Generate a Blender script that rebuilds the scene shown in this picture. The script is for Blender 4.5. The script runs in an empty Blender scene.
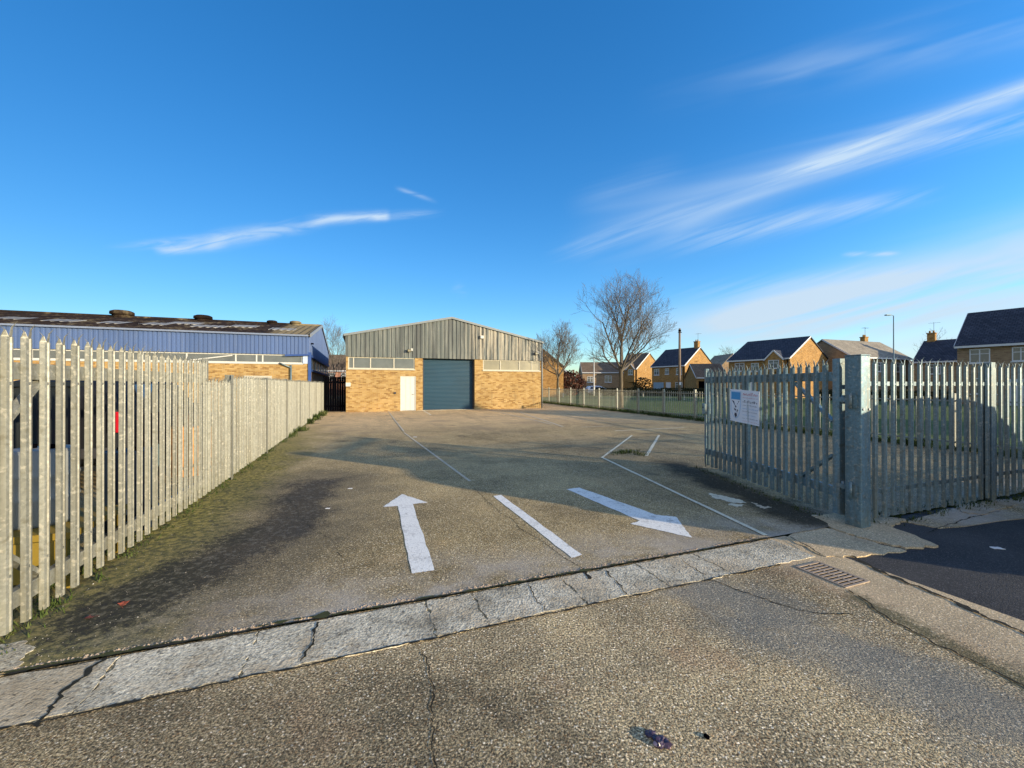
import bpy, bmesh, math, random
from mathutils import Vector, Matrix, noise
SC = bpy.context.scene
COL = SC.collection
R = random.Random(7)
F = 410.0; HY = 385.0; CAMH = 1.6
EX = (0.9384, 0.3453); NX = (-0.3453, 0.9384)     # directions of the yard grid
ROT = math.atan2(EX[1], EX[0])
SUN_AZ = (0.876, -0.482); SUN_EL = math.radians(10.6)

def G(px, py, z=0.0):                 # ground point seen at a place in the photograph
    Y = F*(CAMH-z)/(py-HY)
    return Vector(((px-512)/F*Y, Y, z))
def UV(u, v, z=0.0):
    return Vector((u*EX[0]+v*NX[0], u*EX[1]+v*NX[1], z))

# ------------------------------------------------------------------ object helpers
def link(o, parent=None):
    COL.objects.link(o)
    if parent is not None: o.parent = parent
    return o
def tag(o, label=None, cat=None, group=None, kind=None):
    if label: o['label'] = label
    if cat: o['category'] = cat
    if group: o['group'] = group
    if kind: o['kind'] = kind
    return o
def empty(name, loc=(0,0,0), rz=0.0, label=None, cat=None, group=None):
    o = bpy.data.objects.new(name, None); o.location = loc; o.rotation_euler = (0,0,rz)
    o.empty_display_size = .2
    link(o); tag(o, label, cat, group); return o
def copy_tree(o, parent=None):
    c = o.copy(); link(c, parent)
    for ch in [k for k in list(COL.objects) if k.parent == o]: copy_tree(ch, c)
    return c

class MB:
    def __init__(s): s.v=[]; s.f=[]; s.sm=[]
    def add(s, vs, fs, smooth=False, M=None):
        b=len(s.v)
        for p in vs:
            p=Vector(p); s.v.append(tuple(M@p if M else p))
        for f in fs: s.f.append(tuple(b+i for i in f)); s.sm.append(smooth)
    def box(s, x0,x1,y0,y1,z0,z1,M=None):
        s.add([(x0,y0,z0),(x1,y0,z0),(x1,y1,z0),(x0,y1,z0),(x0,y0,z1),(x1,y0,z1),(x1,y1,z1),(x0,y1,z1)],
              [(0,3,2,1),(4,5,6,7),(0,1,5,4),(1,2,6,5),(2,3,7,6),(3,0,4,7)],M=M)
    def bar(s,a,b,w,h,up=(0,0,1)):
        a=Vector(a);b=Vector(b);d=b-a;L=d.length
        if L<1e-6:return
        d.normalize();up=Vector(up)
        if abs(d.dot(up))>.95: up=Vector((0,1,0)) if abs(d.y)<.9 else Vector((1,0,0))
        x=d.cross(up).normalized();z=x.cross(d).normalized()
        M=Matrix((( x.x,d.x,z.x,a.x),(x.y,d.y,z.y,a.y),(x.z,d.z,z.z,a.z),(0,0,0,1)))
        s.box(-w/2,w/2,0,L,-h/2,h/2,M=M)
    def tube(s,pts,rads,n=6,cap=True,smooth=True):
        rings=[];b=len(s.v)
        k=len(pts);pts=[Vector(p) for p in pts]
        prev=None
        for i,p in enumerate(pts):
            d=(pts[min(i+1,k-1)]-pts[max(i-1,0)]).normalized()
            if prev is None:
                a=Vector((0,0,1)) if abs(d.z)<.9 else Vector((1,0,0))
                x=d.cross(a).normalized()
            else:
                x=(prev-d*prev.dot(d)).normalized()
            prev=x;y=d.cross(x)
            for j in range(n):
                t=2*math.pi*j/n
                s.v.append(tuple(p+(x*math.cos(t)+y*math.sin(t))*rads[i]))
        for i in range(k-1):
            for j in range(n):
                s.f.append((b+i*n+j,b+i*n+(j+1)%n,b+(i+1)*n+(j+1)%n,b+(i+1)*n+j));s.sm.append(smooth)
        if cap:
            s.f.append(tuple(b+j for j in reversed(range(n))));s.sm.append(False)
            s.f.append(tuple(b+(k-1)*n+j for j in range(n)));s.sm.append(False)
    def cyl(s,a,b,r,n=12,r2=None): s.tube([a,b],[r,r if r2 is None else r2],n)
    def prism(s,poly,z0,z1,M=None):       # poly (x,y) extruded in z
        n=len(poly)
        vs=[(x,y,z0) for x,y in poly]+[(x,y,z1) for x,y in poly]
        fs=[tuple(reversed(range(n))),tuple(range(n,2*n))]+[(i,(i+1)%n,n+(i+1)%n,n+i) for i in range(n)]
        s.add(vs,fs,M=M)
    def build(s,name,mat,parent=None,bevel=0,loc=None,rz=0):
        me=bpy.data.meshes.new(name);me.from_pydata(s.v,[],s.f)
        if any(s.sm): me.polygons.foreach_set('use_smooth',s.sm)
        me.materials.append(getattr(mat,'m',mat))
        bm=bmesh.new();bm.from_mesh(me);bmesh.ops.recalc_face_normals(bm,faces=bm.faces)
        if bevel:
            bmesh.ops.remove_doubles(bm,verts=bm.verts,dist=1e-5)
            bmesh.ops.bevel(bm,geom=[e for e in bm.edges if len(e.link_faces)==2 and e.calc_face_angle(0)>.6],offset=bevel,segments=2,affect='EDGES',profile=.5)
        bm.to_mesh(me);bm.free()
        o=bpy.data.objects.new(name,me)
        if loc is not None:o.location=loc
        if rz:o.rotation_euler=(0,0,rz)
        return link(o,parent)

# ------------------------------------------------------------------ node helpers
class S:
    """socket wrapper with arithmetic"""
    def __init__(s,nt,v): s.nt=nt; s.v=v
    def _m(s,op,o=None,c=None):
        n=s.nt.nodes.new('ShaderNodeMath');n.operation=op
        for i,q in enumerate((s,o,c)):
            if q is None: continue
            if isinstance(q,S): s.nt.links.new(q.v,n.inputs[i])
            else: n.inputs[i].default_value=q
        return S(s.nt,n.outputs[0])
    def __add__(s,o):return s._m('ADD',o)
    __radd__=__add__
    def __sub__(s,o):return s._m('SUBTRACT',o)
    def __rsub__(s,o):return (s*-1)+o
    def __mul__(s,o):return s._m('MULTIPLY',o)
    __rmul__=__mul__
    def __truediv__(s,o):return s._m('DIVIDE',o)
    def abs(s):return s._m('ABSOLUTE')
    def max(s,o):return s._m('MAXIMUM',o)
    def min(s,o):return s._m('MINIMUM',o)
    def pow(s,o):return s._m('POWER',o)
    def sqrt(s):return s._m('SQRT')
    def sin(s):return s._m('SINE')
    def frac(s):return s._m('FRACT')
    def floor(s):return s._m('FLOOR')
    def ss(s,a,b,lo=0.,hi=1.):     # smoothstep between a and b
        n=s.nt.nodes.new('ShaderNodeMapRange');n.interpolation_type='SMOOTHSTEP'
        if a>b: a,b=b,a; lo,hi=hi,lo
        s.nt.links.new(s.v,n.inputs[0])
        for i,q in enumerate((a,b,lo,hi)): n.inputs[i+1].default_value=q
        return S(s.nt,n.outputs[0])
class Mat:
    def __init__(s,name,rough=.8,metal=0.,spec=.3):
        s.m=bpy.data.materials.new(name);s.m.use_nodes=True;s.nt=s.m.node_tree
        s.b=s.nt.nodes['Principled BSDF'];s.b.inputs['Roughness'].default_value=rough
        s.b.inputs['Metallic'].default_value=metal;s.b.inputs['Specular IOR Level'].default_value=spec
        s._p=None
    def new(s,t):return s.nt.nodes.new(t)
    def L(s,a,b):s.nt.links.new(a.v if isinstance(a,S) else a,b)
    def pos(s,kind='world'):
        if kind=='world': o=s.new('ShaderNodeNewGeometry').outputs['Position']
        else: o=s.new('ShaderNodeTexCoord').outputs['Object']
        q=s.new('ShaderNodeSeparateXYZ');s.L(o,q.inputs[0])
        return S(s.nt,o),S(s.nt,q.outputs[0]),S(s.nt,q.outputs[1]),S(s.nt,q.outputs[2])
    def vec(s,x,y,z=0.):
        c=s.new('ShaderNodeCombineXYZ')
        for i,q in enumerate((x,y,z)):
            if isinstance(q,S):s.L(q,c.inputs[i])
            else:c.inputs[i].default_value=q
        return S(s.nt,c.outputs[0])
    def noise(s,vec,scale,detail=3.,rough=.55,dist=0.):
        n=s.new('ShaderNodeTexNoise');s.L(vec,n.inputs['Vector']);n.inputs['Scale'].default_value=scale
        n.inputs['Detail'].default_value=detail;n.inputs['Roughness'].default_value=rough;n.inputs['Distortion'].default_value=dist
        return S(s.nt,n.outputs[0])
    def vor(s,vec,scale,out='Distance',feat='F1',rnd=1.):
        n=s.new('ShaderNodeTexVoronoi');n.feature=feat;s.L(vec,n.inputs['Vector']);n.inputs['Scale'].default_value=scale
        n.inputs['Randomness'].default_value=rnd
        if out=='both':
            q=s.new('ShaderNodeSeparateColor');s.L(n.outputs['Color'],q.inputs[0])
            return S(s.nt,n.outputs['Distance']),S(s.nt,q.outputs[0]),S(s.nt,q.outputs[1])
        return S(s.nt,n.outputs[out])
    def mix(s,f,a,b,mode='MIX'):
        n=s.new('ShaderNodeMix');n.data_type='RGBA';n.blend_type=mode;n.clamp_factor=True
        for sock,q in ((n.inputs[0],f),(n.inputs[6],a),(n.inputs[7],b)):
            if isinstance(q,S):s.L(q,sock)
            elif isinstance(q,(tuple,list)):sock.default_value=(*q[:3],1)
            else:
                sock.default_value=q if sock==n.inputs[0] else (q,q,q,1)
        return S(s.nt,n.outputs[2])
    def scale(s,col,f):     # colour * scalar
        n=s.new('ShaderNodeVectorMath');n.operation='SCALE'
        if isinstance(col,S):s.L(col,n.inputs[0])
        else:n.inputs[0].default_value=col[:3]
        if isinstance(f,S):s.L(f,n.inputs['Scale'])
        else:n.inputs['Scale'].default_value=f
        return S(s.nt,n.outputs[0])
    def ramp(s,f,stops):
        n=s.new('ShaderNodeValToRGB');s.L(f,n.inputs[0]);e=n.color_ramp.elements
        e[0].position=stops[0][0];e[0].color=(*stops[0][1],1);e[1].position=stops[-1][0];e[1].color=(*stops[-1][1],1)
        for p,c in stops[1:-1]:
            q=e.new(p);q.color=(*c,1)
        return S(s.nt,n.outputs[0])
    def col(s,c):
        if isinstance(c,S):s.L(c,s.b.inputs['Base Color'])
        else:s.b.inputs['Base Color'].default_value=(*c,1)
        return s
    def rough(s,r):s.L(r,s.b.inputs['Roughness'])
    def bump(s,h,dist=.01,strength=1.):
        n=s.new('ShaderNodeBump');s.L(h,n.inputs['Height']);n.inputs['Distance'].default_value=dist;n.inputs['Strength'].default_value=strength
        s.L(n.outputs[0],s.b.inputs['Normal']);return s
def plain(name,c,rough=.6,metal=0.,var=.25,sc=6.,spec=.3):
    m=Mat(name,rough,metal,spec);p,x,y,z=m.pos('obj')
    n=m.noise(p,sc,4.);m.col(m.scale(c,n*(2*var)+(1-var)));return m.m

# ------------------------------------------------------------------ surface materials
def uvw(m):
    p,x,y,z=m.pos('world')
    u=x*EX[0]+y*EX[1];v=x*NX[0]+y*NX[1]
    return p,u,v
def seg(m,u,v,a,b,wob=None):      # distance to a segment in yard coordinates
    ax,ay=a;bx,by=b;L2=(bx-ax)**2+(by-ay)**2
    t=((u-ax)*(bx-ax)+(v-ay)*(by-ay))*(1/L2)
    t=t.max(0.).min(1.)
    dx=u-(t*(bx-ax)+ax);dy=v-(t*(by-ay)+ay)
    return (dx*dx+dy*dy).sqrt()
def aggregate(m,p,base,amount=.5,s1=75.,s2=170.,rim=.0,stones=((.42,.37,.29),(.22,.15,.09),(.09,.085,.08),(.5,.48,.43))):
    d,r,g=m.vor(p,s1,'both')
    d2,r2,g2=m.vor(p,s2,'both')
    st=m.ramp(r,[(0,stones[2]),(.3,stones[1]),(.55,stones[0]),(.86,stones[0]),(1,stones[3])])
    st2=m.ramp(r2,[(0,stones[2]),(.5,stones[1]),(1,stones[0])])
    msk=d.ss(.62,.35)*g.ss(.35,.5)*amount
    msk2=d2.ss(.6,.4)*g2.ss(.3,.6)*(amount*.8)
    c=m.mix(msk2,base,st2);c=m.mix(msk,c,st)
    return c,d,d2
def mat_yard():
    m=Mat('yard_concrete',.9,0,.2);p,u,v=uvw(m)
    big=m.noise(p,.22,2.);mid=m.noise(p,1.3,4.,.65);fine=m.noise(p,16.,3.,.75)
    base=m.ramp(big*.55+mid*.45,[(.34,(.19,.15,.078)),(.5,(.36,.285,.15)),(.66,(.52,.41,.22))])
    base=m.mix(fine.ss(.35,.7)*.5,base,m.scale(base,.55))
    # slab bays poured at different times
    bay=m.noise(m.vec((u*.28).floor(),(v*.18).floor(),3.),1.7,0.)
    base=m.scale(base,bay*.5+.75)
    c,d,d2=aggregate(m,p,base,.85,72.,160.,stones=((.62,.52,.34),(.28,.19,.09),(.05,.045,.035),(.85,.78,.62)))
    c=m.mix(m.noise(p,40.,3.,.7).ss(.56,.68)*.5,c,(.05,.045,.03))
    pt=m.noise(p,.55,4.,.7);c=m.mix(pt.ss(.48,.62)*.5,c,m.scale(c,.52));c=m.mix(pt.ss(.44,.34)*.35,c,(.50,.36,.19))
    far=v.ss(12.,19.);c=m.mix(far*.8,c,m.scale((.62,.45,.26),mid*.8+.6))
    cr=m.noise(p,74.,2.,.8);c=m.mix(1.,c,m.ramp(cr,[(.36,(.36,.36,.34)),(.5,(1.,.97,.86)),(.62,(1.9,1.75,1.5))]),'MULTIPLY')
    # dusty pale fringe along the kerb
    fr=v.ss(4.2,3.05)*mid.ss(.3,.65)
    c=m.mix(fr*.75,c,m.scale((.46,.41,.34),fine*.7+.6))
    # moss along the left fence
    du=(u+2.15)
    w=(mid-.5)*1.5+(fine-.5)*.7
    moss=(du+w).ss(1.3,.4)*du.ss(-.6,-.1)*v.ss(2.6,3.2)*v.ss(22.,8.)
    mc=m.ramp(fine,[(.36,(.03,.032,.004)),(.48,(.15,.145,.018)),(.6,(.40,.31,.07))])
    c=m.mix(moss*.84,c,mc)
    # dark tar stain
    w2=(mid-.5)*.9+(fine-.5)*.5
    ds=seg(m,u,v,(-1.65,3.7),(-.75,5.2))+w2
    ds2=seg(m,u,v,(-.75,5.2),(-.75,7.3))+w2
    st=(ds.min(ds2)+(cr-.5)*.5).ss(.56,.2)
    wide=(ds.min(ds2)).ss(1.5,.5)
    c=m.mix(wide*.42,c,(.075,.073,.062))
    c=m.mix(st*.78,c,m.mix(fine.ss(.5,.62),(.022,.021,.021),(.10,.095,.08)))
    # damp line at the foot of the open gate
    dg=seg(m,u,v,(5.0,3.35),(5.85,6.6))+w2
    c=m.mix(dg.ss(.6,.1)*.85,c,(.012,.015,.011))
    oil=m.vor(m.vec(u*1.0,v*.55),.9).ss(.20,.04)*m.noise(p,5.,3.).ss(.4,.6)*v.ss(4.,6.);c=m.mix(oil*.6,c,(.03,.028,.024))
    # brown dusty patches towards the back
    c=m.mix(m.noise(p,.45,3.).ss(.52,.66)*v.ss(9.,14.)*.45,c,(.30,.22,.13))
    # tyre-dark lane
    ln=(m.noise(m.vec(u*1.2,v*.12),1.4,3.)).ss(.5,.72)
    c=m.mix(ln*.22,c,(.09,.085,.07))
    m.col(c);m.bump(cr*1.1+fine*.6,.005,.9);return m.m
def mat_apron():
    m=Mat('exposed_aggregate_concrete',.85,0,.25);p,u,v=uvw(m)
    big=m.noise(p,.5,2.);mid=m.noise(p,2.1,4.,.65);fine=m.noise(p,18.,3.,.75)
    base=m.ramp(big*.5+mid*.5,[(.37,(.17,.15,.095)),(.5,(.36,.30,.185)),(.62,(.54,.44,.26))])
    base=m.mix(fine.ss(.35,.7)*.55,base,m.scale(base,.5))
    c,d,d2=aggregate(m,p,base,.85,88.,190.,stones=((.66,.55,.37),(.30,.18,.08),(.06,.055,.045),(.95,.88,.74)))
    c=m.mix(m.noise(p,.8,4.,.7).ss(.48,.6)*.5,c,m.scale(c,.48))
    c=m.mix(m.noise(p,1.3,3.).ss(.55,.7)*.30,c,(.34,.20,.12))
    c=m.mix(m.noise(p,48.,3.,.7).ss(.56,.68)*.55,c,(.05,.045,.032))
    cr=m.noise(p,84.,2.,.8);c=m.mix(1.,c,m.ramp(cr,[(.36,(.26,.26,.25)),(.5,(.98,.95,.85)),(.62,(2.2,2.05,1.8))]),'MULTIPLY')
    # bluish grey lane, and a darker stretch to the left
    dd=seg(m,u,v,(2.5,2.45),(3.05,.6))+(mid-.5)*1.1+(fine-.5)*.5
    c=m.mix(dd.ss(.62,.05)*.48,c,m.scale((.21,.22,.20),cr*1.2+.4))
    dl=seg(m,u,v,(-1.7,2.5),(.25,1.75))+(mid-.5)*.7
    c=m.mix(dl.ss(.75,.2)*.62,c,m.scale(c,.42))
    rb=u.ss(3.3,3.7)*(mid*.6+.4)
    c=m.mix(rb*.6,c,m.scale((.72,.55,.34),fine*.9+.55))
    ms=(seg(m,u,v,(3.5,2.0),(3.3,.9))+(fine-.5)*.35).ss(.14,.0)
    c=m.mix(ms*.7,c,(.05,.055,.02))
    m.col(c);m.bump(cr*1.1+fine*.5,.0042,.85);return m.m
def mat_slab():
    m=Mat('kerb_slab_concrete',.85,0,.25);p,u,v=uvw(m)
    mid=m.noise(p,2.6,5.,.6);fine=m.noise(p,22.,6.,.75)
    c=m.ramp(mid,[(.33,(.30,.265,.19)),(.5,(.55,.50,.375)),(.68,(.74,.67,.51))])
    pit=m.vor(p,60.);c=m.mix(fine.ss(.5,.66)*.6,c,m.scale(c,.35))
    dk=m.noise(p,7.,4.).ss(.55,.7);c=m.mix(dk*.4,c,(.10,.095,.08))
    c=m.mix(1.,c,m.ramp(m.noise(p,48.,5.,.8),[(.36,(.4,.4,.4)),(.5,(1.05,1.05,1.03)),(.64,(1.5,1.5,1.45))]),'MULTIPLY');c2,d_,_=aggregate(m,p,c,.35,90.,200.);c=m.mix(.8,c,c2);c=m.mix(m.noise(p,1.7,4.,.7).ss(.45,.62)*.6,c,m.mix(fine,(.24,.18,.10),(.74,.59,.38)));c=m.mix(m.noise(p,28.,3.,.8).ss(.57,.66)*.7,c,(.06,.055,.04));m.col(c);m.bump(fine*1.3+pit*.6,.007,.9);return m.m
def mat_asphalt():
    m=Mat('pavement_asphalt',.9,0,.25);p,u,v=uvw(m)
    mid=m.noise(p,1.2,5.);fine=m.noise(p,60.,3.,.7)
    c=m.ramp(mid,[(.3,(.022,.023,.025)),(.7,(.055,.056,.056))]);c,d,d2=aggregate(m,p,c,.45,110.,220.,stones=((.13,.13,.13),(.07,.07,.07),(.03,.03,.03),(.30,.29,.27)))
    m.col(c);m.bump(fine+d.ss(.7,.1)*.5,.005,.7);return m.m
def mat_grass():
    m=Mat('field_grass',.95,0,.1);p,x,y,z=m.pos()
    a=m.noise(p,.12,4.);b=m.noise(p,1.2,5.,.7);f=m.noise(p,30.,3.,.7)
    c=m.ramp(a*.5+b*.5,[(.3,(.05,.085,.03)),(.5,(.10,.14,.05)),(.7,(.17,.18,.08))])
    c=m.scale(c,f*.8+.6);m.col(c);m.bump(f+b,.04,.8);return m.m
def mat_brick(name,c1,c2,c3,mortar=(.36,.29,.19),stain=.3,sc=1.):
    m=Mat(name,.9,0,.15);p,x,y,z=m.pos('obj')
    n=m.new('ShaderNodeTexBrick');h=m.vec((x+y),z,0.);m.L(h,n.inputs['Vector'])
    n.inputs['Scale'].default_value=1.;n.inputs['Brick Width'].default_value=.225*sc;n.inputs['Row Height'].default_value=.075*sc
    n.inputs['Mortar Size'].default_value=.006;n.inputs['Mortar Smooth'].default_value=.3;n.inputs['Bias'].default_value=0
    n.offset=.5
    n.inputs['Color1'].default_value=(0,0,0,1);n.inputs['Color2'].default_value=(1,1,1,1);n.inputs['Mortar'].default_value=(.5,.5,.5,1)
    q=m.new('ShaderNodeSeparateColor');m.L(n.outputs['Color'],q.inputs[0]);r=S(m.nt,q.outputs[0])
    c=m.ramp(r,[(0,c1),(.4,c2),(.75,c3),(1,c2)])
    c=m.mix(S(m.nt,n.outputs['Fac']),c,mortar)
    a=m.noise(p,.9,4.);b=m.noise(m.vec(x+y,z*.25),3.,4.)
    c=m.scale(c,a*.6+.7);c=m.mix(b.ss(.55,.75)*stain,c,(.13,.09,.05))
    eff=m.noise(p,1.7,4.).ss(.58,.75);c=m.mix(eff*.35,c,(.50,.38,.22))
    # grime splashed up from the ground
    m.L(c,m.b.inputs['Base Color']);m.bump(S(m.nt,n.outputs['Fac'])*-1.+a*.3,.006,.8);return m.m
def mat_cladding(name,c,rust,streak=1.):
    m=Mat(name,.55,.0,.4);p,x,y,z=m.pos('obj')
    s=x+y
    pan=m.noise(m.vec((s*1.0).floor()*3.7,0.,0.),1.3,0.)
    st=m.noise(m.vec(s*5.,z*.25),1.,5.,.75);st2=m.noise(m.vec(s*2.2,z*.12,4.),1.,4.,.7)
    cc=m.scale(c,pan*.5+.75)
    cc=m.mix((st.ss(.46,.62))*.85*streak,cc,rust[0])
    cc=m.mix((st2.ss(.48,.62))*.75*streak,cc,rust[1])
    m.col(cc if name[0]=='b' else m.mix(x.ss(6.5,8.5)*st.ss(.42,.6)*.6,cc,(.52,.45,.32)));m.bump(m.noise(p,5.,2.),.004,.4);return m.m
def mat_roof_mossy():
    m=Mat('mossy_fibre_cement',.95,0,.1);p,x,y,z=m.pos('obj')
    a=m.noise(p,.55,5.,.65);b=m.noise(p,4.,5.,.7);st=m.noise(m.vec(x*1.6,y*.35),1.,4.,.6)
    c=m.ramp(a*.45+b*.25+st*.3,[(.40,(.010,.007,.006)),(.52,(.028,.018,.013)),(.58,(.09,.07,.04)),(.66,(.22,.18,.12))])
    # the right-hand bay is cleaner, yellow with lichen
    c=m.mix((x*-1.).ss(2.4,1.6)*.7,c,m.scale((.26,.21,.12),b*.9+.5))
    m.col(c);m.bump(b,.02,.8);return m.m
def mat_tiles(name,c1,c2,row=.22,k=1.):
    m=Mat(name,.75,0,.25);p,x,y,z=m.pos('obj')
    n=m.new('ShaderNodeTexBrick');m.L(m.vec(x,z*1.5,0.),n.inputs['Vector']);n.inputs['Scale'].default_value=1.
    n.inputs['Brick Width'].default_value=.3;n.inputs['Row Height'].default_value=row;n.inputs['Mortar Size'].default_value=.018
    n.inputs['Color1'].default_value=(*c1,1);n.inputs['Color2'].default_value=(*c2,1);n.inputs['Mortar'].default_value=(c1[0]*.35,c1[1]*.35,c1[2]*.35,1)
    a=m.noise(p,.8,4.);c=m.scale(S(m.nt,n.outputs['Color']),a*.9+.55)
    m.col(c);m.bump((z*1.5/row).frac(),.03,.7);return m.m
def mat_galv(name='galvanised_steel',c=(.225,.225,.185),metal=.25):
    m=Mat(name,.5,metal,.5);p,x,y,z=m.pos('world')
    d,r,g=m.vor(p,55.,'both');a=m.noise(p,3.,5.,.6);st=m.noise(m.vec(x*14.,y*14.,z*.9),1.,4.,.6)
    cc=m.scale(c,r*.28+.62+a*.35)
    cc=m.mix(st.ss(.46,.66)*.55,cc,(.17,.16,.115));pv=m.noise(m.vec(x*6.1,y*6.1,0.),1.,1.);cc=m.scale(cc,pv*1.3+.38)
    cc=m.mix(m.noise(p,26.,3.).ss(.56,.68)*.5,cc,(.46,.43,.34));cc=m.mix(m.noise(p,16.,4.).ss(.56,.7)*.5,cc,(.12,.11,.07))
    cc=m.mix(z.ss(.35,.0)*m.noise(p,9.,3.).ss(.4,.6)*.35,cc,(.16,.15,.08))
    m.col(cc);m.bump(m.noise(p,35.,4.),.0015,.6);return m.m
def mat_bark():
    m=Mat('bark',.95,0,.1);p,x,y,z=m.pos('obj')
    a=m.noise(m.vec(x*9.,y*9.,z*2.),1.,5.,.7)
    m.col(m.ramp(a,[(.3,(.05,.04,.028)),(.55,(.13,.105,.07)),(.75,(.20,.17,.11))]));m.bump(a,.02,.9);return m.m
def mat_paint_worn(name,c,wear=.5):
    m=Mat(name,.7,0,.3);p,x,y,z=m.pos('world')
    f=m.noise(p,38.,5.,.75);g=m.noise(p,3.,4.);d,r,gg=m.vor(p,90.,'both')
    cc=m.mix(((f*.65+g*.35).ss(.5,.64))*wear,c,(.26,.23,.18))
    cc=m.mix(r.ss(.8,.95)*wear*.6,cc,(.12,.11,.09))
    cc=m.mix(m.noise(p,55.,4.,.8).ss(.56,.66)*.55,cc,(.30,.27,.22));cc=m.mix(m.noise(p,6.,4.,.7).ss(.54,.7)*.4,cc,(.34,.31,.25))
    m.col(cc);m.bump(f+d*.5,.004,.6);return m.m
def mat_glass(name,c,rough=.12):
    m=Mat(name,rough,0,.8);p,x,y,z=m.pos('obj');n=m.noise(p,1.4,3.)
    m.col(m.scale(c,n*1.1+.45));return m.m

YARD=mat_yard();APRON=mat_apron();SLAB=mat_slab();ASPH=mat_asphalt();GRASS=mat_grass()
BUFF=mat_brick('buff_brick',(.22,.12,.035),(.35,.215,.07),(.43,.29,.115),stain=.35)
BUFF2=mat_brick('house_buff_brick',(.22,.115,.032),(.34,.18,.05),(.42,.24,.08),stain=.12)
DULL=mat_brick('house_brown_brick',(.20,.13,.08),(.30,.20,.12),(.36,.25,.15),stain=.1)
PINK=mat_brick('red_brick',(.34,.15,.10),(.42,.20,.13),(.5,.28,.2),stain=.1)
GREYCLAD=mat_cladding('weathered_metal_cladding',(.10,.115,.105),((.19,.195,.17),(.048,.053,.052)))
BLUECLAD=mat_cladding('blue_metal_cladding',(.068,.115,.245),((.12,.15,.21),(.045,.085,.19)),.35)
MOSSROOF=mat_roof_mossy()
SLATE=mat_tiles('dark_slate_tiles',(.035,.042,.06),(.065,.072,.095))
BROWNTILE=mat_tiles('brown_concrete_tiles',(.16,.115,.075),(.21,.155,.105))
GREYTILE=mat_tiles('grey_concrete_tiles',(.25,.22,.17),(.33,.29,.22))
GALV=mat_galv()
GALVSHADE=mat_galv('galvanised_steel_shade_blue',(.145,.235,.27),.35)  # same steel, with the blue shade of gate and post in its base colour
GALVHALF=mat_galv('galvanised_steel_half_shade',(.17,.235,.25),.35)  # right fence copy, part of its blue shade put into the base colour
RAILM=mat_galv('galvanised_railing',(.24,.25,.21),.2)
BARK=mat_bark()
WHITEL=mat_paint_worn('white_thermoplastic',(.90,.87,.77),.42)
THINL=mat_paint_worn('worn_yellowish_paint',(.80,.72,.50),.5)
GHOSTL=mat_paint_worn('ghost_paint',(.62,.53,.36),.8)
WHITEP=plain('white_paint',(.52,.52,.47),.5,0,.1)
UPVC=plain('white_plastic_frame',(.62,.63,.64),.4,0,.05)
CREAMP=plain('cream_window_paint',(.46,.43,.34),.6,0,.2)
GLASSD=mat_glass('dark_window_glass',(.10,.105,.10))
GLASSW=mat_glass('dusty_window_glass',(.20,.175,.10),.3)
BLUEP=plain('dark_blue_paint',(.03,.07,.22),.5)
BLACK=plain('black_steel',(.002,.002,.003),.8,spec=.0)
DARKM=plain('dark_grey_metal',(.05,.05,.055),.5,.3)
CRACKM=plain('crack_dirt',(.02,.02,.014),.95,0,.6,30.)
MOSSJ=plain('moss_in_joint',(.05,.055,.018),.95,0,.6,20.)
RUBBER=plain('tyre_rubber',(.02,.02,.02),.85)
BAREW=plain('pale_wood',(.12,.075,.045),.8)
def mat_roller():
    m=Mat('teal_roller_door_paint',.45,.0,.45);p,x,y,z=m.pos('obj')
    n=m.noise(p,.8,3.);f=m.noise(m.vec(x*.5,z*5.),1.,3.)
    c=m.scale((.008,.044,.075),n*.6+.7);c=m.mix(f.ss(.55,.75)*.2,c,(.03,.075,.095));m.col(c);return m.m
ROLLER=mat_roller()

# ================================================================== GROUND
def sheet(name,pts,z,mat,kind='structure'):
    me=bpy.data.meshes.new(name);me.from_pydata([(p[0],p[1],z) for p in pts],[],[tuple(range(len(pts)))])
    me.materials.append(mat);o=bpy.data.objects.new(name,me);link(o);o['kind']=kind
    return o
sheet('field',[(-1500,-1500),(1500,-1500),(1500,1500),(-1500,1500)],-.03,GRASS)
def RL(Y,off=0.): return (8.14-.3*(Y-18.74)+off, Y)      # line of the railing
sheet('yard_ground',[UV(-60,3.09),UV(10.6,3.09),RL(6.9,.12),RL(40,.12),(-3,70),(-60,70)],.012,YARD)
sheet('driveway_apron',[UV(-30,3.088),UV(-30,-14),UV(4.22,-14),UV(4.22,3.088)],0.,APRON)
sheet('pavement',[UV(4.23,-14),UV(40,-14),UV(40,3.08),UV(4.23,3.08)],-.006,ASPH)
# uneven concrete pad round the gate post and along the fence foot
def jag(pts,amp,n=6,seed=1):
    r=random.Random(seed);out=[]
    for i in range(len(pts)):
        a=Vector(pts[i][:2]);b=Vector(pts[(i+1)%len(pts)][:2]);nn=Vector((-(b-a).y,(b-a).x)).normalized()
        for k in range(n):
            p=a.lerp(b,k/n)
            if k:p=p+nn*r.uniform(-amp,amp)
            out.append((p.x,p.y))
    return out
def pad(pxs,z,mat,name='concrete_pad',seed=3,amp=.025,h=.02):
    m=MB();m.prism(jag([G(x,y) for x,y in pxs],amp,6,seed),z-h,z)
    o=m.build(name,mat);o['kind']='structure';return o
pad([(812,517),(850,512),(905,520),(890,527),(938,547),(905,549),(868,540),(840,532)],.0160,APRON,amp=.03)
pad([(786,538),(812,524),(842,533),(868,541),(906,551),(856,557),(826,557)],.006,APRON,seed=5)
pad([(955,505),(1000,500),(1018,505),(1006,509),(980,515),(962,513)],.0150,YARD,seed=8)
pad([(905,522),(960,505),(1060,492),(1060,515),(940,528)],.004,YARD,seed=9)
pad([(-30,655),(26,642),(34,652),(14,672),(-40,690)],.016,SLAB,seed=11)
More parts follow.
